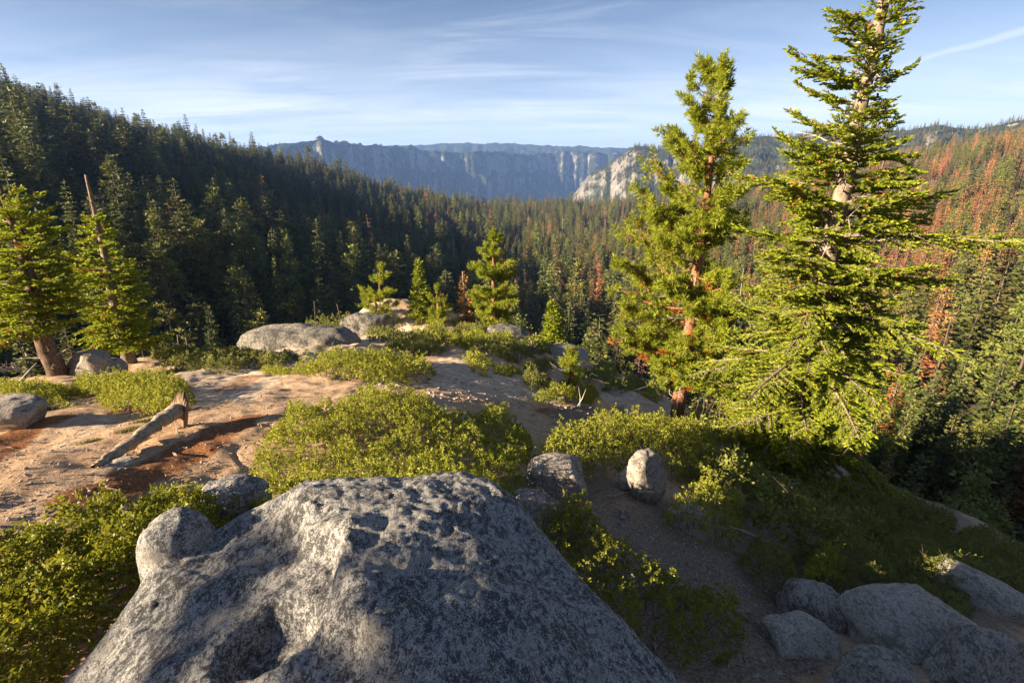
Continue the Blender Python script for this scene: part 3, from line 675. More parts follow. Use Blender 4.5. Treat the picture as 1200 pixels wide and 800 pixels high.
# --- other boulders, outcrops and stones
rock('dark lichened rounded boulder behind the left bushes next to the huge boulder', 262, 612, 82, 52, .9, 20, .25, M_lichen, 3, cuts=3)
rock('low grey stone at the left edge beside a rust stain', -6, 506, 84, 34, .9, 10, .3, M_grey, 5)
rock('grey boulder right behind the leaning left fir trunk', 100, 446, 46, 30, .8, 0, .25, M_grey, 7)
rock('smaller grey boulder beside the one behind the left fir trunk', 124, 441, 34, 20, .9, 30, .3, M_grey, 8)
rock('great rounded granite hump with pale face at the far left of the dome', 334, 410, 148, 29, .6, -6, .62, M_outc, 10, cuts=7, rough=.18)
rock('curved smooth granite dome rock on the ridge crest beside a bush', 428, 391, 66, 25, .7, 12, .45, M_outc, 12, cuts=5, rough=.14)
#rock('low rounded slab in front of the great granite hump', 280, 420, 50, 12, .8, 0, .4, M_grey, 13)
#rock('pale flat slab below the great granite hump', 346, 411, 38, 9, .7, 10, .45, M_pale, 14)
rock('flat pale block lying under the lit bush right of centre', 655, 580, 76, 38, .7, -8, .22, M_grey, 17, cuts=7, pw=4, rough=.06, cutd=(.7, .95))
rock('oval upright pale boulder leaning on a bush right of centre', 757, 590, 46, 66, .7, 20, .12, M_grey, 19, tilt=(0, -14), cuts=2, rough=.07)
rock('small pale stone tucked against the oval upright boulder', 736, 578, 30, 26, .9, 40, .2, M_pale, 20)
rock('pale lit rock half covered by the bush right of the oval boulder', 812, 628, 56, 26, .9, 10, .5, M_grey, 22, cuts=4)
rock('flat shaded rock beside the right flank of the huge boulder', 622, 606, 66, 26, .8, -15, .4, M_grey, 24, cuts=5)
rock('rounded grey rock in the shade under the small lit bush', 968, 736, 84, 36, .9, -12, .5, M_grey, 26, cuts=4, rough=.12)
rock('lower rounded rock with a dark crack at bottom right', 946, 772, 96, 24, .8, 8, .6, M_pale, 28, cuts=3, rough=.13)
rock('big pale rounded boulder in the bottom right corner group', 1100, 768, 160, 60, .8, 6, .48, M_pale, 30, cuts=4, rough=.12)
rock('rough grey boulder overlapping the big one at the bottom right corner', 1172, 814, 120, 60, .8, -20, .48, M_grey, 33, cuts=5, rough=.13)
rock('low smooth stone cut by the bottom edge of the picture', 1030, 822, 110, 42, .7, 0, .35, M_grey, 35)
#rock('second low stone cut by the bottom edge beside the bigger one', 905, 812, 70, 24, .8, 20, .4, M_grey, 36)
rock('tilted pale slab on the right rim of the slope', 1180, 716, 110, 30, .6, -28, .4, M_pale, 38, cuts=6, pw=3.5, tilt=(0, 18))
#rock('small dark stone between the rounded rocks at lower right', 1026, 742, 40, 30, .9, 60, .3, M_grey, 39)
rock('grey granite outcrop under the young fir beyond the ridge', 655, 417, 74, 11, .8, 0, .6, M_grey, 41, cuts=4)
rock('dark rock face dropping off the ridge end below the tall pine', 592, 400, 60, 20, .9, 30, .55, M_outc, 43)
rock('pale bleached stone at the edge of the red soil patch', 724, 480, 18, 9, .6, 10, .2, M_pale, 45)
rock('flat pale stone beside the bleached one on red soil', 702, 478, 14, 5, .7, 0, .3, M_pale, 46)
rock('split grey stone in front of the small pine sapling bush', 658, 474, 12, 8, .8, 30, .2, M_grey, 47)
rock('pale stone resting beside the dome bushes below the twin pines', 481, 382, 12, 5, .8, 0, .2, M_pale, 48)
rock('grey stone on the shaded slope left of the pine', 728, 447, 16, 8, .8, 0, .25, M_grey, 49)
rock('grey stone among low bushes left of the pine foot', 695, 446, 14, 8, .8, 0, .25, M_grey, 50)
rock('small pale rock on the dark slope behind the fir foot', 985, 578, 26, 12, .7, 0, .3, M_pale, 51)
rock('fist sized stone on the dark path below the oval boulder', 729, 612, 14, 8, .9, 0, .25, M_grey, 52)
rock('flat granite shelf at the left of the gravel below the log', 130, 548, 40, 6, .6, 40, .55, M_pale, 53)
#rock('pale flat shelf under the weathered log end', 245, 500, 40, 10, .6, 20, .5, M_pale, 54)
# loose stones and grit that nobody would count
r_ = np.random.default_rng(9); Vs, Fs = ico(1); VV = []; FF = []; k = 0
gp = []
def strew(n, box, smin, smax):
    P_ = np.column_stack([r_.uniform(box[0], box[2], n), r_.uniform(box[1], box[3], n)]); h_ = hit(P_[:, 0], P_[:, 1])
    for p in h_:
        if np.hypot(p[0], p[1]) > 40: continue
        gp.append((p, r_.uniform(smin, smax)*r_.uniform(.4, 1)))
strew(520, (-40, 455, 330, 640), .012, .06); strew(240, (430, 440, 640, 480), .03, .15); strew(520, (620, 590, 1000, 800), .012, .07); strew(200, (640, 465, 780, 500), .03, .14); strew(60, (940, 680, 1190, 800), .02, .07)
for p, s in gp:
    v = Vs*(1+.35*r_.normal(size=(len(Vs), 1)).clip(-1, 1))*[s, s*r_.uniform(.6, 1.1), s*r_.uniform(.35, .7)]*.5
    a = r_.uniform(0, 6.28); v = v@np.array([[math.cos(a), -math.sin(a), 0], [math.sin(a), math.cos(a), 0], [0, 0, 1]]); VV.append(v+p+[0, 0, s*.08]); FF.append(Fs+k); k += len(Vs)
tag(link('gravel', mk_mesh('gravel', np.concatenate(VV), [np.concatenate(FF)], [M_pale])), 'loose stones and grit strewn over the bare ground', 'gravel', None, 'stuff')
# ------------------------------------------------------------ low evergreen bushes
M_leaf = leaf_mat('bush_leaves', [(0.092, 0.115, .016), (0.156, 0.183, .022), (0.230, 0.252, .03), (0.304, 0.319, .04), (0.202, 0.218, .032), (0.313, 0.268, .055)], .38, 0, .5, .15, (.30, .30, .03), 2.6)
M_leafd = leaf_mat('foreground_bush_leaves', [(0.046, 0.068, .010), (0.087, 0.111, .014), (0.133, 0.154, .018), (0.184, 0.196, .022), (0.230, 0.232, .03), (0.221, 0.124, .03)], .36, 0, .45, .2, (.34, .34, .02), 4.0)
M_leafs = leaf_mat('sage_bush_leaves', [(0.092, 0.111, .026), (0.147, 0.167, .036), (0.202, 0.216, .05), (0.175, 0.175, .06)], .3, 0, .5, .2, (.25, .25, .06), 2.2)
M_twig = bark_mat('bush_stems', (.10, .065, .05), (.27, .20, .17), 30, .4, .3, .004)
def shrub(label, poly, h, leaf=None, dens=1.0, mat=None, seed=1, edge=None, twigs=1.0, dead=.25, name='bush', bump=.45, group=None, gapt=-.42, mult=2.1):
    r = np.random.default_rng(seed); pl = np.asarray(poly, float); c = pl.mean(0)
    if group is None: group = None
    d = c[1]*cp-gz(*c)*sp_; L0 = leaf or float(np.clip(d*.0036, .024, .10)); sp = L0*1.55/math.sqrt(dens)
    lo = pl.min(0); hi = pl.max(0); area = abs(np.cross(pl, np.roll(pl, -1, 0)).sum())/2
    ed0 = edge or min(.55, .5*math.sqrt(area)); n = int(area/sp**2*mult); q = r.uniform(lo, hi, (int(n*(hi-lo).prod()/max(area, 1e-6))+8, 2)); wq = .32*ed0*np.stack([fbm(q[:, 0]/(ed0*1.2)+3, q[:, 1]/(ed0*1.2), 3, seed+21), fbm(q[:, 0]/(ed0*1.2), q[:, 1]/(ed0*1.2)+8, 3, seed+22)], -1); q = q[inside(q[:, 0]+wq[:, 0], q[:, 1]+wq[:, 1], pl)]
    ed = edge or min(.55, .5*math.sqrt(area))
    fr = ed*1.1
    def top(x, y):
        dd = seg_dist(x, y, pl, True); t = np.clip(dd/ed, 0, 1); base = np.sqrt(np.clip(1-(1-t)**2, 0, 1))
        b = 1+bump*fbm(x/fr, y/fr, 3, seed+3)+.30*fbm(x/fr*3.1, y/fr*3.1, 2, seed+5)
        return h*np.clip(base*b, .04, 2)
    e = .06*max(ed, .3)
    t0 = top(q[:, 0], q[:, 1]); gx = (top(q[:, 0]+e, q[:, 1])-t0)/e; gy = (top(q[:, 0], q[:, 1]+e)-t0)/e
    nrm = unit(np.stack([-gx.clip(-2, 2), -gy.clip(-2, 2), np.ones(len(q))], -1))
    gap = fbm(q[:, 0]/(fr*.55), q[:, 1]/(fr*.55), 2, seed+9); k = gap > gapt; q, t0, nrm, gap = q[k], t0[k], nrm[k], gap[k]
    dep = r.random(len(q))**1.8
    g0 = ground(q[:, 0], q[:, 1]); z = g0+t0*(1-.75*dep)+L0*.3
    ctr = np.column_stack([q, z])+r.normal(size=(len(q), 3))*L0*.35
    ax = unit(nrm*.75+[0, 0, .45]+r.normal(size=(len(q), 3))*.42)
    nl = 7; m = len(q)
    a = np.tile(np.arange(nl)*2.4, (m, 1))+r.uniform(0, 6.28, (m, 1)); u_ = unit(np.cross(ax, r.normal(size=(m, 3)))); v_ = np.cross(ax, u_)
    el = r.uniform(.15, 1.1, (m, nl))
    dirs = (np.cos(el)[..., None]*(np.cos(a)[..., None]*u_[:, None]+np.sin(a)[..., None]*v_[:, None])+np.sin(el)[..., None]*ax[:, None])
    off = ax[:, None]*(np.linspace(-1.1, .35, nl)*L0)[None, :, None]
    B = (ctr[:, None]+off).reshape(-1, 3); Ls = (L0*r.uniform(.65, 1.2, (m, nl))).ravel()
    K = kites(B, dirs.reshape(-1, 3), Ls, Ls*.27, r, .5)
    p0 = (c[0], c[1], gz(*c)); o = empty(name, p0, label, 'bush', group)
    link('foliage', mk_mesh('bush_foliage', (K-np.array(p0)).reshape(-1, 3), [np.arange(len(K)*4).reshape(-1, 4)], [mat or M_leaf]), o)
    g = Geo(); ns = int(min(420, max(40, area/(L0*L0)*.05*twigs)))
    pick = r.choice(len(q), min(ns, len(q)), replace=False)
    for j in pick:
        tp = ctr[j]; f = r.uniform(.12, .4); bs = np.array([tp[0]+(c[0]-tp[0])*f*.3+r.normal()*.1, tp[1]+(c[1]-tp[1])*f*.3+r.normal()*.1, g0[j]-.02])
        ex = tp+ax[j]*L0*(2.6 if r.random() < dead else .3)+r.normal(size=3)*L0*.4
        md = (bs+ex)/2+r.normal(size=3)*[.06, .06, .03]*h*2; w_ = L0*.10
        g.tube([bs, md, ex], [w_*1.6, w_, w_*.4], 4, False)
        if r.random() < dead:
            for b in range(3):
                f2 = r.uniform(.45, .9); s0 = md+(ex-md)*f2; g.tube([s0, s0+(ax[j]+r.normal(size=3)*.7)*L0*r.uniform(1, 2.4)], [w_*.7, w_*.25], 3, False)
    for vv in g.V: vv -= np.array(p0)
    link('stems', g.mesh('bush_stems', M_twig), o)
    return o
def shrub_px(label, pts, h, **k): return shrub(label, poly_on_ground(pts), h, **k)
def shrub_el(label, cx, cy, rx, ry, h, seed=1, **k):
    r = np.random.default_rng(seed+900); a = np.linspace(0, 6.283, 15)[:-1]; w_ = 1+r.normal(0, .24, 14)
    return shrub_px(label, np.column_stack([cx+rx*np.cos(a)*w_, cy+ry*np.sin(a)*w_]), h, seed=seed, **k)
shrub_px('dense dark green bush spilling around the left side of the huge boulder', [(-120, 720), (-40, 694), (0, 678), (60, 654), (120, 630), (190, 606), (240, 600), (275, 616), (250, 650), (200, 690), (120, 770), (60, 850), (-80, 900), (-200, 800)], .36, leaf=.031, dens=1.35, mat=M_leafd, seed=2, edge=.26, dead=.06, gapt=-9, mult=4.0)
shrub_px('widest sunlit yellow green bush behind the huge boulder', [(272, 600), (290, 566), (316, 520), (345, 486), (392, 484), (432, 468), (490, 476), (520, 498), (575, 492), (622, 512), (628, 545), (600, 610), (520, 660), (400, 660), (320, 640)], .27, leaf=.031, seed=4, edge=.36, dead=.5, dens=1.05, twigs=2.4, bump=.9)
shrub_px('sunlit bush on the mound above the flat block and oval boulder', [(628, 560), (640, 535), (690, 514), (760, 508), (812, 516), (855, 545), (800, 572), (765, 560), (720, 562), (675, 566)], .58, leaf=.036, seed=6, edge=.45, dead=.4, mat=M_leaf, twigs=1.6)
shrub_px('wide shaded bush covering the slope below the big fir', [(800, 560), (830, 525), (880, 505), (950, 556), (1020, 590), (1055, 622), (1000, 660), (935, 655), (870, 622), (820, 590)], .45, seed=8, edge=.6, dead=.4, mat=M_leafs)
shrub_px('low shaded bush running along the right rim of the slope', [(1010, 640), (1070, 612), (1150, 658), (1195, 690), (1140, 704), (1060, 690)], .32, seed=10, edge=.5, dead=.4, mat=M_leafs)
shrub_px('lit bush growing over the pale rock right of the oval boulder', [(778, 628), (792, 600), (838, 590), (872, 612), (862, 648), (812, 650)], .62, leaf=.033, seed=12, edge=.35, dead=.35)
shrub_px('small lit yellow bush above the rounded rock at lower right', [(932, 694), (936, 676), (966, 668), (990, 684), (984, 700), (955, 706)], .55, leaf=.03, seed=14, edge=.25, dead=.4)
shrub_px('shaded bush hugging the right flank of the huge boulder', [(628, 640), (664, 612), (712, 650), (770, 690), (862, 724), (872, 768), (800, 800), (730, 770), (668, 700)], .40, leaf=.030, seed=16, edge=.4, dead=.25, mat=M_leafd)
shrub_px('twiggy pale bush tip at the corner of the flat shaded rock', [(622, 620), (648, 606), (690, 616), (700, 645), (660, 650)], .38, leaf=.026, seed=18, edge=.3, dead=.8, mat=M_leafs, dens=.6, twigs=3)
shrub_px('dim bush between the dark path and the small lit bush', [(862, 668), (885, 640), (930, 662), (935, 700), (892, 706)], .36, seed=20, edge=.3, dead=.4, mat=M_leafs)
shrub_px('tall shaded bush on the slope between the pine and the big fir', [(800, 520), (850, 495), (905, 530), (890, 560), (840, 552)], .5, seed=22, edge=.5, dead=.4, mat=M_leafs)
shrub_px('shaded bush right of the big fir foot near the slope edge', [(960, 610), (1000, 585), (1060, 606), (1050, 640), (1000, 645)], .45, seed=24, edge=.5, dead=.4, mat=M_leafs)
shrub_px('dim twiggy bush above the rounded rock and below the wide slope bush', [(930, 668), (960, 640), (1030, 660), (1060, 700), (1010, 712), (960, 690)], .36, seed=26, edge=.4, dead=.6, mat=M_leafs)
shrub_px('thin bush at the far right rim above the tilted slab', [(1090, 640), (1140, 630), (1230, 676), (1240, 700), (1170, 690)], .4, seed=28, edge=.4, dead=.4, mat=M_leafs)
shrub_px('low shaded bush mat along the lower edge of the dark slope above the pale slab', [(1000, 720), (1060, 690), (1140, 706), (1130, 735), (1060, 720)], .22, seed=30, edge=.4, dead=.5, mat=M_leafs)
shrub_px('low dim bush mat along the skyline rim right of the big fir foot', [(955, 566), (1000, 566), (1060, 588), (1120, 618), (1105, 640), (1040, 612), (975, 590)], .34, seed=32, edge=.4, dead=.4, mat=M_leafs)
EL = [('broad sunlit bush mat in the middle of the dome', 440, 440, 76, 13, .62, 31, M_leaf), ('dome shaped bush left of the weathered log', 160, 466, 74, 19, .58, 32, M_leaf),
 ('long dark bush strip in front of the great granite hump', 262, 428, 66, 9, .55, 33, M_leafs), ('bush at the foot of the second left fir', 212, 420, 36, 7, .5, 34, M_leafs), ('lit low bush strip on the pale gravel left of centre', 342, 436, 30, 4, .22, 35, M_leaf),
 ('low bush at the left edge below the leaning fir', 44, 466, 48, 9, .32, 36, M_leaf), ('small bush at the foot of the leaning fir trunk', 104, 458, 24, 6, .35, 37, M_leafs),
 ('tall rounded bush beside the curved dome rock', 381, 391, 29, 7, 1.35, 38, M_leafs), ('bush tuft on top of the curved dome rock slope', 452, 397, 20, 5, .6, 39, M_leafs), ('bush row right of the curved dome rock', 462, 380, 20, 4, .7, 40, M_leafs),
 ('round lone bush on pale granite at the dome crest', 501, 394, 17, 5, .95, 41, M_leaf), ('dark long bush on the crest right of the broad mat', 490, 410, 42, 6, .75, 42, M_leafs), ('bush below the small round pine on the ridge end', 533, 381, 26, 4, .8, 43, M_leafs),
 ('upper bush on the right shoulder of the dome', 556, 391, 26, 5, .9, 44, M_leafs), ('bush mass under the tall twin stemmed pine', 588, 391, 24, 5, .9, 45, M_leafs), ('wide bush on the right shoulder of the dome', 566, 405, 38, 7, .85, 46, M_leaf),
 ('lower bush on the right shoulder of the dome', 592, 418, 34, 8, .8, 47, M_leafs), ('small bush at the edge of the dome shoulder', 622, 410, 18, 6, .7, 48, M_leafs), ('bright bush at the upper edge of the sandy saddle', 562, 431, 18, 6, .42, 49, M_leaf),
 ('small yellowish bush in the sandy saddle', 598, 439, 15, 4, .42, 50, M_leaf), ('bush left of the pine sapling', 630, 452, 17, 7, .45, 51, M_leafs), ('bush in shade uphill of the pine sapling', 634, 432, 20, 5, .5, 52, M_leafs),
 ('pale lit bush in front of the pine sapling', 664, 468, 32, 6, .42, 53, M_leaf), ('dark bush patch behind the pine sapling', 700, 444, 30, 6, .6, 54, M_leafs), ('bush patch on the shaded slope left of the pine trunk', 742, 456, 30, 7, .55, 55, M_leafs),
 ('lit bush tuft beside the pine trunk', 766, 466, 15, 6, .5, 56, M_leaf), ('bush patch at the foot of the pine', 812, 506, 26, 8, .5, 57, M_leafs), ('far bush patch on the shaded slope above the pine sapling', 735, 430, 34, 5, .7, 58, M_leafs),
 ('bush behind the pine trunk foot', 835, 490, 30, 8, .6, 59, M_leafs), ('bush at the foot of the big fir trunk', 905, 588, 26, 8, .4, 60, M_leafs), ('bush patch right of the big fir trunk', 985, 602, 40, 9, .5, 61, M_leafs), ('sparse bush on the right slope above the pale slab', 1092, 690, 40, 9, .35, 62, M_leafs),
 ('flat bush on the dark slope above the big rounded boulder', 1040, 676, 36, 9, .35, 63, M_leafs), ('bush at the edge of the red soil patch', 712, 520, 30, 6, .35, 64, M_leafs), ('lit bush in the gap above the dark long bush', 520, 400, 16, 4, .6, 65, M_leaf), ('bush on the far ridge end behind the lone round bush', 548, 380, 20, 3, .8, 66, M_leafs),
 ('low bush under the young fir beyond the ridge', 640, 412, 22, 4, .8, 67, M_leafs), ('shaded low bush in the bottom middle beside the path', 640, 775, 0, 0, 0, 0, None)]
for lab, cx, cy, rx, ry, h, sd_i, m in EL:
    if m is not None: shrub_el(lab, cx, cy, rx, ry, h*.66, sd_i, mat=m, edge=.34*min(1.6, max(.5, h*1.5)), bump=.7, twigs=1.3)
# dry grass tufts on the gravel and the green strip on the slab
M_grass = leaf_mat('grass_blades', [(.06, .075, .015), (.11, .12, .03), (.17, .15, .05), (.09, .10, .02)], .3, 0, .6, .1)
def tuft(label, line, n, h, w, seed):
    r = np.random.default_rng(seed); pl = px_line(line); ts = r.random(n)*(len(pl)-1); k = np.floor(ts).astype(int); f = (ts-k)[:, None]
    q = pl[k]*(1-f)+pl[k+1]*f+r.normal(size=(n, 2))*w; B = np.column_stack([q, ground(q[:, 0], q[:, 1])-.01]); p0 = np.append(pl.mean(0), gz(*pl.mean(0)))
    K = kites(B, unit(np.array([0, 0, 1.])+r.normal(size=(n, 3))*[.5, .5, .1]), h*r.uniform(.4, 1.2, n), h*.06, r)-p0
    tag(link('grass_tuft', mk_mesh('grass_tuft', K.reshape(-1, 3), [np.arange(n*4).reshape(-1, 4)], [M_grass]), None, p0), label, 'grass tuft')
tuft('thin grass tuft on gravel above the weathered log', [(158, 492), (184, 488)], 500, .07, .05, 1)
tuft('dry grass strip left of the weathered log stub', [(138, 506), (160, 499)], 300, .06, .05, 2)
tuft('small grass tuft on bare gravel at left', [(98, 520), (114, 514)], 300, .06, .04, 3)
tuft('bright green moss strip on the pale dome slab', [(374, 412), (395, 402), (412, 397)], 2600, .12, .16, 4)
tuft('short green strip above the moss on the dome slab', [(370, 407), (384, 402), (392, 399)], 900, .10, .12, 5)
tuft('grass at the foot of the bush left of the log', [(20, 476), (60, 474)], 500, .08, .08, 6)
# ------------------------------------------------------------ the near trees
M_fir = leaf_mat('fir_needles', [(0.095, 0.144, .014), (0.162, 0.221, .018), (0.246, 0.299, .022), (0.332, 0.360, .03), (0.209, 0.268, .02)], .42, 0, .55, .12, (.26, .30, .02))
M_firs = leaf_mat('shade_fir_needles', [(0.043, 0.072, .014), (0.071, 0.113, .018), (0.114, 0.160, .024), (0.151, 0.196, .028)], .3, 0, .5, .2, (.2, .24, .02))  # darker copy of the fir needles, with shade put into the colour
M_pine = leaf_mat('pine_needles', [(0.151, 0.196, .02), (0.228, 0.283, .03), (0.304, 0.355, .036), (0.360, 0.381, .05)], .48, 0, .55, .1, (.28, .30, .03))
M_pbark = bark_mat('pine_bark', (.10, .045, .028), (.34, .17, .095), 7, .3)
M_gbark = bark_mat('fir_bark', (.12, .09, .07), (.30, .24, .19), 8, .3)
M_dbark = bark_mat('dark_bark', (.06, .042, .034), (.20, .14, .105), 8, .3)
M_cone = bark_mat('cone_scales', (.17, .055, .022), (.30, .11, .04), 30, 1, .3, .01)
M_dneed = leaf_mat('rust_needles', [(.22, .07, .015), (.34, .12, .03), (.42, .18, .04)], .3, 0, .7, .05)
def trunk_path(base, H, lean=(0, 0), wig=.0, seed=0, n=14):
    r = np.random.default_rng(seed); t = np.linspace(0, 1, n); q = np.cumsum(r.normal(size=(n, 2)), 0)*wig; q -= q[:1]
    return np.column_stack([lean[0]*H*t**.8+q[:, 0], lean[1]*H*t+q[:, 1], H*t])
def profile_px(Y, X0, rows):
    """rows of (py, x left, x right) surveyed on the plane of the trunk -> (z, reach left, reach right)"""
    out = []
    for py, xl, xr in rows:
        _, b, c = ray(0, py); z = Y*c/b; k = Y/b/FPX; out.append((z, X0-(xl-600)*k, (xr-600)*k-X0))
    out.sort(); return np.array(out)
def fir_tree(label, base, H, prof, r0, nb=160, seed=1, lean=(0, 0), wig=.02, mat=None, bark=None, kl=.11, kw=.25, lat=.11, droop=.32, up=(.02, .5), deadn=40, conesn=0, top_r=.05, name='fir', cat='fir tree', rust=.0, keep=1.0, dead_len=.7, tipup=.18, sag=0., topbark=None, zlo=None, foot=1.6, rag=(.62, 1.08)):
    r = np.random.default_rng(seed); base = np.array(base, float); tp = trunk_path(base, H, lean, wig, seed)
    o = empty(name, base, label, cat); g = Geo()
    zz = tp[:, 2]/H; rad = np.interp(zz, [0, .05, .3, .8, 1], [r0*foot*.78, r0, r0*.82, r0*.34, top_r])
    tb = tp.copy(); tb[0, 2] -= .6; g.tube(tb, rad, 12); link('trunk', g.mesh('trunk', bark or M_gbark, True), o)
    tx = lambda z: np.array([np.interp(z, tp[:, 2], tp[:, 0]), np.interp(z, tp[:, 2], tp[:, 1]), z])
    prof = np.asarray(prof, float); pz = prof[:, 0]-base[2]
    gb = Geo(); gd = Geo(); KB, KD, KL = [], [], []; tips = []; RB = [[], [], []]
    zs = (np.arange(nb)+r.random(nb))/nb; z_lo = pz[0] if zlo is None else zlo; zs = z_lo+(pz[-1]-z_lo)*zs**1.12
    for k in range(nb):
        z = zs[k]; az = k*2.39996+r.normal()*.25; h = np.clip(z/H, 0, 1)
        ca, sa = math.cos(az), math.sin(az); rl, rr_ = np.interp(z, pz, prof[:, 1]), np.interp(z, pz, prof[:, 2])
        rs = rr_ if ca > 0 else rl; rm = (rl+rr_)/2; L = math.sqrt((rs*ca)**2+(rm*sa)**2)*r.uniform(rag[0], rag[1])
        if L < .12: continue
        a = up[0]+(up[1]-up[0])*h+r.normal()*.08; b = droop*(1-h*.8)+r.normal()*.10+sag; c = tipup
        z0 = min(max(z-L*(a*.75-b*.56+c*.42), H*.05), H*.985)
        n_ = 7; t = np.linspace(0, 1, n_); p0 = tx(z0); bend = r.normal()*.22
        ax_ = np.array([ca, sa, 0]); sd2 = np.array([-sa, ca, 0])
        P_ = p0+np.outer(t*L, ax_)+np.outer(bend*L*t**2, sd2)+np.outer(L*(a*t-b*t**2+c*t**3), [0, 0, 1])
        br = max(.012, r0*.16*(L/2.5)**.7)*(1 if L > .8 else .7)
        gb.tube(P_, np.linspace(br, br*.18, n_), 5, False)
        tips.append(P_[-1])
        m = max(3, int(L*.86/lat)); ts = .16+.84*(np.arange(m)+r.random(m))/m
        pos = np.stack([np.interp(ts, t, P_[:, q]) for q in range(3)], -1); tan = unit(np.stack([np.interp(ts, t, np.gradient(P_[:, q])) for q in range(3)], -1))
        for sg in (-1, 1):
            ok_ = r.random(m) < keep
            ll = ((1-ts)*L*.42+.10+.07*min(L, 2))*r.uniform(.6, 1.15, m); aa = sg*r.uniform(.6, 1.05, m)
            dx = tan[:, 0]*np.cos(aa)-tan[:, 1]*np.sin(aa); dy = tan[:, 0]*np.sin(aa)+tan[:, 1]*np.cos(aa); dz = tan[:, 2]-.12+r.normal(0, .16, m)
            D = unit(np.stack([dx, dy, dz], -1))
            for q in np.where(ok_)[0]:
                e = pos[q]+D[q]*ll[q]; 
                if ll[q] > .22: gb.tube([pos[q], e], [br*.22+.003, .003], 3, False)
                nk = max(2, int(ll[q]/(kl*.28))); tt = (np.arange(nk)+.5)/nk
                for s2 in (-1, 1):
                    a2 = s2*r.uniform(.35, .95, nk); d2 = np.stack([D[q, 0]*np.cos(a2)-D[q, 1]*np.sin(a2), D[q, 0]*np.sin(a2)+D[q, 1]*np.cos(a2), D[q, 2]+r.normal(.06, .28, nk)], -1)
                    dst = RB if (rust and r.random() < rust and ll[q] < .8) else [KB, KD, KL]
                    dst[0].append(pos[q]+np.outer(tt*ll[q], D[q])); dst[1].append(d2); dst[2].append(kl*r.uniform(.6, 1.15, nk))
        nk = max(3, int(L*.5/(kl*.5))); tt = np.linspace(.55, 1, nk)
        KB.append(np.stack([np.interp(tt, t, P_[:, q]) for q in range(3)], -1)); KD.append(np.stack([np.interp(tt, t, np.gradient(P_[:, q])) for q in range(3)], -1)*3+r.normal(size=(nk, 3))*.25*L/6*3); KL.append(np.full(nk, kl))
    KB, KD, KL = np.concatenate(KB), np.concatenate(KD), np.concatenate(KL)
    K = kites(KB, KD, KL, KL*kw, r); print(label[:25], len(K))
    link('crown', mk_mesh('crown', K.reshape(-1, 3), [np.arange(len(K)*4).reshape(-1, 4)], [mat or M_fir]), o)
    link('branches', gb.mesh('branches', bark or M_gbark), o)
    if rust and RB[0]:
        K = kites(np.concatenate(RB[0]), np.concatenate(RB[1]), np.concatenate(RB[2]), np.concatenate(RB[2])*kw, r)
        tag(link('dead_foliage', mk_mesh('dead_foliage', K.reshape(-1, 3), [np.arange(len(K)*4).reshape(-1, 4)], [M_dneed]), o), 'rust brown dead sprays')
    for k in range(deadn):
        z = H*r.uniform(.08, .9); az = r.uniform(0, 6.283); rl, rr_ = np.interp(z, pz, prof[:, 1]), np.interp(z, pz, prof[:, 2]); L = dead_len*max(.5, (rl+rr_)/2)*r.uniform(.45, 1.1)
        p0 = tx(z); e = r.uniform(-.35, .15); p = [p0]; dcur = np.array([math.cos(az), math.sin(az), e])
        for q in range(4): dcur = unit(dcur+r.normal(size=3)*.16+[0, 0, .05]); p.append(p[-1]+dcur*L/4)
        w_ = max(.008, r0*.055); gd.tube(p, np.linspace(w_*1.4, w_*.3, 5), 4, False)
        for q in range(5):
            s0 = p[r.integers(1, 5)]; gd.tube([s0, s0+unit(dcur+r.normal(size=3)*.7)*L*r.uniform(.12, .3)], [w_*.5, w_*.2], 3, False)
    if deadn: tag(link('dead_branches', gd.mesh('dead_branches', M_snag), o), 'bare grey dead twigs')
    if conesn:
        Vc, Fc = ico(1); cm = mk_mesh('cone', Vc*[.024, .024, .038], [Fc], [M_cone], None, True)
        up_ = [p for p in tips if p[2] > H*.28]; spots = []
        hi_ = KB[(KB[:, 2] > H*.45)]; w_ = (hi_[:, 2]/H)**1.6; ii = r.choice(len(hi_), conesn, p=w_/w_.sum(), replace=False); spots = hi_[ii]+[0, 0, .04]
        spots = spots[np.argsort(spots[:, 1])]
        for p in spots[:100]:
            c_ = link('cone', cm, o, p); c_.rotation_euler = r.normal(size=3)*.4
        rest = spots[100:]; k = len(Vc)
        if len(rest): tag(link('cones', mk_mesh('cones', (rest[:, None]+(Vc*[.024, .024, .038])[None]).reshape(-1, 3), [(Fc[None]+np.arange(len(rest))[:, None, None]*k).reshape(-1, 3)], [M_cone], None, True), o), None, None, None, 'stuff')
    return o
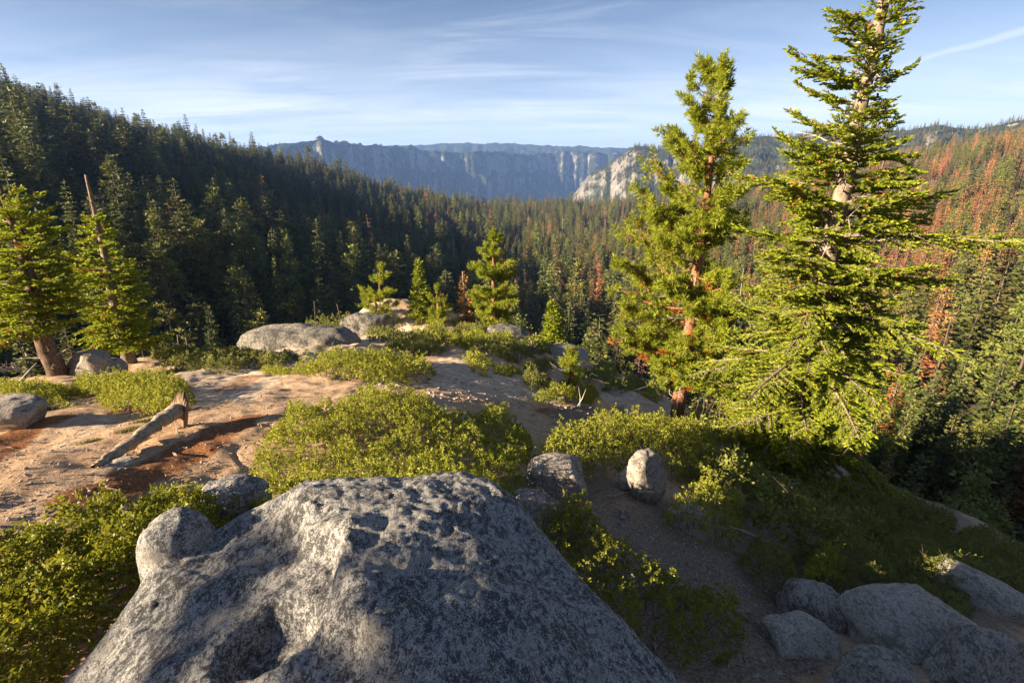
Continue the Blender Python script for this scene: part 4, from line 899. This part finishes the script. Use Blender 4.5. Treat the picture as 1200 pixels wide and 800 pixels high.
def pine_tree(label, base, H, prof, r0, nb=90, seed=1, lean=(0, 0), wig=.02, mat=None, nl=.17, nw=.006, per=55, tufts=11, up=(.1, .75), deadn=16, name='pine', cat='pine tree', fork=None, rust=0., bark=None, zlo=None):
    r = np.random.default_rng(seed); base = np.array(base, float); tp = trunk_path(base, H, lean, wig, seed); o = empty(name, base, label, cat)
    zz = tp[:, 2]/H; rad = np.interp(zz, [0, .06, .4, .85, 1], [r0*1.15, r0, r0*.72, r0*.26, r0*.08]); g = Geo(); tb = tp.copy(); tb[0, 2] -= .6; g.tube(tb, rad, 12)
    if fork is not None: t2 = tp*[1, 1, .9]+np.outer(np.clip(tp[:, 2]/H*3, 0, 1)**.5, [fork, .2, 0]); t2[0] = tb[0]; g.tube(t2, rad*.8, 10)
    link('trunk', g.mesh('trunk', bark or M_pbark, True), o)
    tx = lambda z: np.array([np.interp(z, tp[:, 2], tp[:, 0]), np.interp(z, tp[:, 2], tp[:, 1]), z])
    prof = np.asarray(prof, float); pz = prof[:, 0]-base[2]; gb = Geo(); C_, A_ = [], []
    z_lo = pz[0] if zlo is None else zlo
    nw_ = max(5, nb//9); whorl = z_lo+(pz[-1]-z_lo)*(np.arange(nw_)+r.random(nw_))/nw_; 
    for k in range(nb):
        z = whorl[k % len(whorl)]+r.normal()*.12; az = k*2.39996+r.normal()*.4; h = np.clip(z/H, 0, 1); ca, sa = math.cos(az), math.sin(az)
        rl, rr_ = np.interp(z, pz, prof[:, 1]), np.interp(z, pz, prof[:, 2]); rs = rr_ if ca > 0 else rl; L = math.sqrt((rs*ca)**2+((rl+rr_)/2*sa)**2)*r.uniform(.6, 1.05)-nl*.6
        if L < .1: continue
        a = up[0]+(up[1]-up[0])*h+r.normal()*.12; z0 = min(max(z-L*a*.7, H*.06), H*.97); t = np.linspace(0, 1, 6); p0 = tx(z0)
        P_ = p0+np.outer(t*L, [ca, sa, 0])+np.outer(L*(a*.35*t+a*.65*t**2-.06*np.sin(t*3)), [0, 0, 1])+np.outer(r.normal()*.15*L*t**2, [-sa, ca, 0])
        br = max(.014, r0*.16*(L/1.8)**.7); gb.tube(P_, np.linspace(br, br*.4, 6), 5, False)
        C_.append(P_[-1]); A_.append(unit(P_[-1]-P_[-2]))
        m = max(1, int(tufts*min(1.4, L/1.6)*r.uniform(.7, 1.2)))
        for q in range(m):
            tt = 1-r.random()**1.3*.88; s0 = np.array([np.interp(tt, t, P_[:, j]) for j in range(3)]); d_ = unit(np.array([ca, sa, .35])+r.normal(size=3)*[.75, .75, .45]); l_ = r.uniform(.15, .42)*min(1.3, L*.6+.35)
            e = s0+d_*l_; gb.tube([s0, (s0+e)/2-[0, 0, .02], e], [br*.35+.004, .007, .006], 3, False); C_.append(e); A_.append(unit(d_+[0, 0, .45]))
    top = tx(H); 
    for q in range(5): C_.append(top-[0, 0, .1*q]+r.normal(size=3)*.04); A_.append(unit(np.array([0, 0, 1.])+r.normal(size=3)*.3))
    C_, A_ = np.array(C_), np.array(A_); m = len(C_)
    tt = np.sort(r.random((m, per)), 1); off = -(1-tt)*nl*1.25
    B = C_[:, None]+A_[:, None]*off[..., None]; sp_dir = unit(r.normal(size=(m, per, 3))); sp_dir = unit(sp_dir-(sp_dir*A_[:, None]).sum(-1, keepdims=True)*A_[:, None])
    D = A_[:, None]*(.25+.9*tt[..., None]**2)+sp_dir*(1.0-.35*tt[..., None]); Ls = nl*r.uniform(.7, 1.1, (m, per))
    red = r.random(m) < rust*np.clip(1.6-C_[:, 2]/H*2.6, 0, 1)
    for nm, sel_, mt, lb in (('crown', ~red, mat or M_pine, None), ('dead_foliage', red, M_dneed, 'orange brown dead needle tufts')):
        if sel_.sum() == 0: continue
        K = kites(B[sel_].reshape(-1, 3), D[sel_].reshape(-1, 3), Ls[sel_].ravel(), nw, r, .4)
        tag(link(nm, mk_mesh(nm, K.reshape(-1, 3), [np.arange(len(K)*4).reshape(-1, 4)], [mt]), o), lb)
    link('branches', gb.mesh('branches', bark or M_pbark), o)
    gd = Geo()
    for k in range(deadn):
        z = H*r.uniform(.05, .45); az = r.uniform(0, 6.283); L = r.uniform(.4, 1.3); p0 = tx(z); d_ = np.array([math.cos(az), math.sin(az), r.uniform(-.3, .25)]); p = [p0, p0+d_*L*.5, p0+d_*L+r.normal(size=3)*.15]; gd.tube(p, [.02, .013, .005], 4, False)
        for q in range(4): s0 = p[1]+(p[2]-p[1])*r.random(); gd.tube([s0, s0+(d_+r.normal(size=3)*.6)*L*.3], [.007, .003], 3, False)
    if deadn: tag(link('dead_branches', gd.mesh('dead_branches', M_snag), o), 'bare grey dead twigs')
    return o
def zat(Y, py): _, b, c = ray(0, py); return Y*c/b
# the big fir at right
b = hit1(915, 577); print('fir base', b)
rows = [(-60, 1008, 1040), (-30, 985, 1070), (5, 972, 1100), (35, 960, 1090), (60, 935, 1060), (100, 936, 1048), (140, 928, 1045), (160, 902, 1132), (185, 905, 1060), (215, 890, 1122), (245, 876, 1110), (285, 862, 1136), (330, 850, 1068), (367, 840, 1072), (410, 826, 1046), (455, 810, 1044), (495, 838, 1046), (530, 872, 1052), (560, 885, 1050), (580, 900, 1045)]
prof = profile_px(b[1], b[0], rows); H = zat(b[1], -62)-b[2]
fir_tree('tallest big lit fir leaning over the slope at right with pale bare upper trunk', b, H, prof, .32, 190, 3, (.012, 0), .025, M_fir, None, .088, .21, .066, .42, (-.05, .40), 60, 140, .09, rust=.012, zlo=.9, rag=(.40, 1.16), keep=.90)
# the pine left of it
b = hit1(793, 491); print('pine base', b)
rows = [(60, 822, 845), (80, 804, 852), (110, 800, 856), (145, 783, 853), (185, 756, 860), (225, 750, 874), (255, 742, 862), (275, 722, 852), (300, 712, 846), (330, 716, 852), (360, 712, 860), (400, 716, 850), (430, 735, 838), (455, 765, 820)]
prof = profile_px(b[1], b[0], rows); H = zat(b[1], 62)-b[2]
pine_tree('tall bright long needled pine with reddish trunk left of the big fir', b, H, prof, .24, 180, 5, (.012, 0), .03, M_pine, .195, .014, 50, 16, (.05, .8), 30, rust=.08)
# two firs on the left rim
b = hit1(72, 447); Y = b[1]
rows = [(222, -2, 14), (245, -25, 34), (270, -40, 44), (300, -48, 56), (330, -50, 66), (360, -50, 70), (385, -50, 74), (400, -45, 78)]
prof = profile_px(Y, at(8, 300, 1)[0]*Y/at(8, 300, 1)[1], rows); H = zat(Y, 215)-b[2]
fir_tree('leaning fir with thick bare trunk at the left edge', b, H, prof, .27, 90, 8, (0, 0), .03, M_fir, M_dbark, .12, .22, .12, .30, (-.05, .4), 60, 0, .05, rust=.02, zlo=1.5, foot=1.3, rag=(.4, 1.1))
b = hit1(152, 424); Y = b[1]; X0 = b[0]; print('T4', b)
rows = [(252, 98, 112), (275, 92, 130), (300, 85, 140), (330, 88, 160), (360, 92, 170), (390, 95, 182), (412, 105, 186)]
prof = profile_px(Y, at(128, 340, 1)[0]*Y/at(128, 340, 1)[1], rows); H = zat(Y, 205)-b[2]
ft = fir_tree('lit fir with a long dead broken leader beside the leaning fir', b, H, prof, .22, 90, 9, (.02, 0), .02, M_fir, M_gbark, .14, .24, .13, .30, (0, .4), 40, 0, .035, rust=.03, zlo=.6)
# small trees along the far end of the dome
def small(kind, label, px, py, topy, wl, wr, seed, nb, **k):
    b = hit1(px, py); Y = b[1]; H = zat(Y, topy)-b[2]; hgt_ = py-topy; print('small', label[:30], b.round(1), round(H, 1))
    rows = [(topy, px-2, px+2), (topy+.15*hgt_, px-wl*.55, px+wr*.5), (topy+.4*hgt_, px-wl, px+wr*.85), (topy+.65*hgt_, px-wl*.9, px+wr), (topy+.88*hgt_, px-wl*.8, px+wr*.7)]
    rows_f = [(topy, px-1, px+1), (topy+.25*hgt_, px-wl*.38, px+wr*.38), (topy+.6*hgt_, px-wl*.78, px+wr*.78), (topy+.92*hgt_, px-wl, px+wr)]
    d = Y*cp-b[2]*sp_
    if kind == 'pine': return pine_tree(label, b, H, profile_px(Y, b[0], rows), k.pop('r0', .16), nb, seed, nl=k.pop('nl', .26), nw=k.pop('nw', .018), per=k.pop('per', 40), tufts=k.pop('tufts', 7), deadn=k.pop('deadn', 8), **k)
    return fir_tree(label, b, H, profile_px(Y, b[0], rows_f), k.pop('r0', .12), nb, seed, kl=k.pop('kl', .006*d), kw=.28, lat=k.pop('lat', .006*d), conesn=0, deadn=k.pop('deadn', 6), **k)
small('pine', 'short wide pine with twisted red trunk on the ridge end', 441, 383, 311, 24, 26, 21, 60, wig=.10, lean=(.15, 0))
small('fir', 'slim pointed fir behind the short wide pine', 493, 378, 305, 17, 15, 22, 80)
small('pine', 'stubby rounded pine with forked trunk on the ridge end', 514, 384, 333, 18, 20, 23, 45, fork=.3)
small('fir', 'leafless rusty dead tree between the stubby pine and the tall twin pine', 545, 382, 318, 12, 14, 24, 60, mat=M_fred, keep=.45, deadn=30, name='dead_tree', cat='dead tree')
small('pine', 'tall twin stemmed pine standing at the end of the dome', 578, 392, 268, 30, 36, 25, 120, fork=.9, r0=.24, nl=.30, nw=.024)
small('fir', 'bright young fir standing below the right shoulder of the dome', 647, 412, 351, 17, 16, 26, 90)
small('fir', 'rust coloured dead fir right of the bright young fir', 679, 418, 352, 10, 11, 27, 60, mat=M_fred, keep=.5, deadn=24, name='dead_fir', cat='dead tree')
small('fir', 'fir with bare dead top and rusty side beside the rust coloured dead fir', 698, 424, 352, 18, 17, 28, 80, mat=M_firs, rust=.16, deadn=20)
small('pine', 'young pine sapling in the sunny gap right of the sandy saddle', 667, 456, 405, 20, 21, 29, 40, nl=.17, nw=.010, r0=.06, per=44, tufts=6, deadn=6)
small('fir', 'tiny pale green seedling below the bright young fir', 628, 412, 390, 7, 7, 30, 40, deadn=0)
small('fir', 'tiny grey dead seedling beside the pale green seedling', 621, 416, 399, 5, 5, 31, 24, mat=M_snag, keep=.4, deadn=6, name='dead_seedling', cat='dead tree')
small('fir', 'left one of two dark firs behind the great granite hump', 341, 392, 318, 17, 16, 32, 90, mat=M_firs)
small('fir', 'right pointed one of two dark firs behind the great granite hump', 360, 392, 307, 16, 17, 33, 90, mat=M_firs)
# ------------------------------------------------------------ weathered log, dead wood
M_log = bark_mat('weathered_log', (.17, .135, .105), (.40, .33, .255), 12, .6, .5, .02)
M_stub = bark_mat('splintered_wood', (.10, .065, .045), (.30, .215, .155), 18, .12, 1.0, .02)
L0, L1, L2, L3 = hit1(112, 550), hit1(150, 533), hit1(186, 514), hit1(216, 500)
o = empty('log', L2, 'weathered grey log with upright splintered stub lying on the gravel', 'log')
pts = np.array([L0+[0, 0, .02], (L0+L1)/2+[0, 0, .05], L1+[0, 0, .09], L2+[0, 0, .17], (L2+L3)/2+[0, 0, .23], L3+[0, 0, .27], L3+(L3-L2)*.25+[0, 0, .26]])-L2
def fine(p, n): t = np.linspace(0, 1, len(p)); q = np.linspace(0, 1, n); return np.stack([np.interp(q, t, p[:, k]) for k in range(3)], -1)
g = Geo(); P_ = fine(pts, 40); rr0 = np.interp(np.linspace(0, 1, 40), [0, .1, .3, .6, .85, 1], [.015, .04, .062, .09, .095, .04]); g.tube(P_, rr0*(1+.12*fbm(np.linspace(0, 9, 40), np.zeros(40), 3, 4)), 18)
me = g.mesh('log_stem', M_log, True); co__ = np.empty(len(me.vertices)*3, np.float32); me.vertices.foreach_get('co', co__); v = co__.reshape(-1, 3)
v += .030*np.stack([fbm(v[:, 1]*7, v[:, 2]*14, 3, 3), fbm(v[:, 0]*7, v[:, 2]*14, 3, 6), fbm(v[:, 0]*9, v[:, 1]*9, 3, 7)], -1); me.vertices.foreach_set('co', v.ravel()); me.update(); link('stem', me, o)
g = Geo(); s0 = L3-L2+np.array([-.08, -.02, .10]); r = np.random.default_rng(4)
for k in range(11):
    f_ = (k-5)/5.; d_ = np.array([.22+f_*.05, .05, 1.]); h_ = (.62-.18*abs(f_-.3))*r.uniform(.86, 1.06); w_ = .034; p0 = s0+[f_*.105, f_*-.05, -.14]; g.tube([p0, p0+d_*h_*.5+r.normal(size=3)*.006, p0+d_*h_*.85, p0+d_*h_], [w_*1.15, w_, w_*.8, w_*.2], 7)
link('splintered_stub', g.mesh('splintered_stub', M_stub), o)
def stick(label, line, rad, seed, mat=None, lift=.03, name='branch', cat='dead wood', twig=0):
    r = np.random.default_rng(seed); q = px_line(line); print(label[:20], np.hypot(q[:, 0], q[:, 1])) if np.hypot(q[:, 0], q[:, 1]).max() > 60 else 0; P_ = np.column_stack([q, ground(q[:, 0], q[:, 1])+lift]); p0 = P_[0].copy(); g = Geo()
    Pf = fine(P_-p0, 10)+r.normal(size=(10, 3))*rad*.3; g.tube(Pf, np.linspace(rad, rad*.5, 10)*(1+.15*r.normal(size=10)), 7)
    L = np.linalg.norm(P_[-1]-P_[0])
    for k in range(twig):
        s = Pf[r.integers(1, 9)]; d_ = unit(r.normal(size=3)+[0, 0, .7])*L*r.uniform(.12, .4); g.tube([s, s+d_*.5+r.normal(size=3)*.03, s+d_], [rad*.4, rad*.25, rad*.08], 4, False)
    tag(link(name, g.mesh(name, mat or M_snag, True), None, p0), label, cat)
stick('broken bleached log end lying at the left edge under the leaning fir', [(4, 456), (30, 458)], .13, 1, lift=.12, name='broken_log', cat='log', twig=2)
stick('long brown fallen branch across the slab in front of the great granite hump', [(296, 409), (325, 407), (352, 402)], .16, 2, M_log, .1, 'fallen_branch', 'branch', 3)
stick('tangled grey dead branch under the left edge of the leaning fir', [(-14, 456), (36, 452)], .06, 3, None, .5, 'fallen_branch', 'branch', 26)
stick('short bleached stick on the red soil patch', [(672, 482), (690, 478)], .05, 5, None, .03, 'stick', 'stick', 3)
stick('thin dead stick in front of the oval boulder', [(712, 592), (738, 584)], .012, 6, M_log, .05, 'stick', 'stick', 4)
stick('grey forked dead branch on the shaded slope below the big fir', [(850, 640), (905, 660)], .012, 7, None, .3, 'dead_branch', 'branch', 14)
stick('thin pale dead branch reaching out at the shaded slope edge', [(930, 622), (985, 634)], .012, 8, None, .35, 'dead_branch', 'branch', 12)

# slim unseen fir added behind the camera, off to the left, to dapple the boulder
bx, by = -13.4, -5.0; bz = gz(bx, by)
fir_tree('slim fir standing on open ground behind and left of the huge boulder', (bx, by, bz), 9.5, np.array([(bz+1.6, 1.9, 1.9), (bz+4, 2.1, 2.1), (bz+7, 1.5, 1.5), (bz+9.5, .1, .1)]), .18, 85, 77, (0, 0), .02, M_fir, None, .18, .26, .19, .3, (0, .4), 10, 0, .03, rag=(.5, 1.1))
# needles, bark flakes and twigs lying on the bare ground
r = np.random.default_rng(31); pos = []
def litter(n, box): q = np.column_stack([r.uniform(box[0], box[2], n), r.uniform(box[1], box[3], n)]); h_ = hit(q[:, 0], q[:, 1]); pos.append(h_[np.hypot(h_[:, 0], h_[:, 1]) < 30])
litter(2600, (-40, 440, 340, 640)); litter(1600, (620, 570, 960, 800)); litter(900, (620, 465, 800, 505)); litter(700, (450, 430, 650, 480))
pos = np.concatenate(pos); n = len(pos); D = r.normal(size=(n, 3))*[1, 1, .12]; L = r.uniform(.02, .09, n)*np.where(r.random(n) < .06, 3, 1)
K = kites(pos+[0, 0, .008], D, L, L*.05+.0022, r, .5)
tag(link('litter', mk_mesh('litter', K.reshape(-1, 3), [np.arange(n*4).reshape(-1, 4)], [M_stub])), 'fallen needles bark flakes and twigs on the bare ground', 'litter', None, 'stuff')
SKY_STR, SUN_STR, EXPO = .068, 5.0, 2.2
CLOUD = (3.9, 4.05, 4.3, 1); HAZE = 6.5e-5; HAZE_COL = (.24, .44, 1.0, 1)
# ------------------------------------------------------------ sky, sun, air, camera
SUN_EL, SUN_BACK = R(19.0), R(23.0)
sd_ = Vector((-math.cos(SUN_BACK)*math.cos(SUN_EL), -math.sin(SUN_BACK)*math.cos(SUN_EL), math.sin(SUN_EL)))
sc = bpy.context.scene
w = bpy.data.worlds.new('World'); sc.world = w; w.use_nodes = True
nt = w.node_tree; nt.nodes.clear()
W = NT.__new__(NT); W.t = nt; W.out = nt.nodes.new('ShaderNodeOutputWorld')
sky = W.n('ShaderNodeTexSky', sky_type='NISHITA'); sky.sun_disc = False; sky.sun_elevation = SUN_EL
sky.sun_rotation = math.atan2(sd_.x, sd_.y) % (2*math.pi); sky.altitude = 2600; sky.air_density = .75; sky.dust_density = .6; sky.ozone_density = 1.1
geo = W.n('ShaderNodeTexCoord').outputs['Generated']
sx = W.n('ShaderNodeSeparateXYZ', {0: geo})
zz = W.math('ADD', W.math('MAXIMUM', sx.outputs[2], 0.0), .13)
plane = W.n('ShaderNodeCombineXYZ', {0: W.math('DIVIDE', sx.outputs[0], zz), 1: W.math('DIVIDE', sx.outputs[1], zz)})
mp = W.n('ShaderNodeMapping', {0: plane}); mp.inputs['Rotation'].default_value = (0, 0, R(-12)); mp.inputs['Scale'].default_value = (.45, 1.5, 1)
c1 = W.noise(mp.outputs[0], 1.3, 7, .62, .8); c2 = W.noise(plane.outputs[0], .55, 3, .5)
cl = W.math('MULTIPLY', W.step(c1, .40, .76), W.step(c2, .36, .62))
hz = W.step(sx.outputs[2], .26, .0)
cl = W.math('ADD', W.math('MULTIPLY', cl, .42), W.math('MULTIPLY', W.math('MULTIPLY', hz, W.step(c1, .0, .6)), .62), clamp=True)
# one thin vapour streak high on the right
p1, p2 = Vector(at(1108, 62, 1)).normalized(), Vector(at(1215, 30, 1)).normalized(); nrm = p1.cross(p2).normalized(); mid = (p1+p2).normalized()
dp = W.n('ShaderNodeVectorMath', operation='DOT_PRODUCT'); W.put(dp.inputs[0], geo); dp.inputs[1].default_value = nrm
dm = W.n('ShaderNodeVectorMath', operation='DOT_PRODUCT'); W.put(dm.inputs[0], geo); dm.inputs[1].default_value = mid
off = W.math('ABSOLUTE', W.math('ADD', dp.outputs['Value'], W.math('MULTIPLY', W.math('SUBTRACT', W.noise(geo, 14, 3), .5), .012)))
streak = W.math('MULTIPLY', W.step(off, .010, .001), W.step(dm.outputs['Value'], .9895, .9965))
cl = W.math('MAXIMUM', cl, W.math('MULTIPLY', streak, .45))
hs = W.n('ShaderNodeHueSaturation'); hs.inputs['Saturation'].default_value = .95; hs.inputs['Value'].default_value = .47; W.put(hs.inputs['Color'], sky.outputs[0])
cc = W.mix(cl, hs.outputs[0], CLOUD)
bg = W.n('ShaderNodeBackground'); W.put(bg.inputs[0], cc); bg.inputs[1].default_value = SKY_STR
nt.links.new(bg.outputs[0], W.out.inputs[0])
ld = bpy.data.lights.new('sun', 'SUN'); ld.energy = SUN_STR; ld.angle = R(.53); ld.color = (1.0, .79, .53)
lo = bpy.data.objects.new('sun', ld); C.objects.link(lo); lo.rotation_euler = sd_.to_track_quat('Z', 'Y').to_euler()
# air
if HAZE > 0:
    t = NT('haze_air'); v = t.n('ShaderNodeVolumePrincipled'); v.inputs['Color'].default_value = HAZE_COL; v.inputs['Density'].default_value = HAZE; v.inputs['Anisotropy'].default_value = .1
    t.t.links.new(v.outputs[0], t.out.inputs['Volume'])
    s, z0, z1 = 14600., -642., 480.
    Vh = np.array([(x, y, z) for x in (-s, s) for y in (-s, s) for z in (z0, z1)], float)
    hm = mk_mesh('haze', Vh, [np.array([(0, 1, 3, 2), (4, 6, 7, 5), (0, 4, 5, 1), (2, 3, 7, 6), (0, 2, 6, 4), (1, 5, 7, 3)])], [t.m])
    tag(link('haze', hm), 'thin blue haze filling the distant valley', 'haze', None, 'stuff')
cd = bpy.data.cameras.new('camera'); cd.sensor_width = 36; cd.lens = 18.0; cd.clip_start = .05; cd.clip_end = 60000
co_ = bpy.data.objects.new('camera', cd); C.objects.link(co_); co_.location = (0, 0, 0); co_.rotation_euler = (math.pi/2-PITCH, 0, 0); sc.camera = co_
sc.render.engine = 'CYCLES'; cy = sc.cycles; cy.use_denoising = True; cy.max_bounces = 5; cy.diffuse_bounces = 3; cy.glossy_bounces = 1; cy.transmission_bounces = 3; cy.volume_bounces = 0; cy.transparent_max_bounces = 4
cy.caustics_reflective = cy.caustics_refractive = False; cy.sample_clamp_indirect = 6
sc.view_settings.view_transform = 'Standard'; sc.view_settings.look = 'None'; sc.view_settings.gamma = 1; sc.view_settings.exposure = EXPO
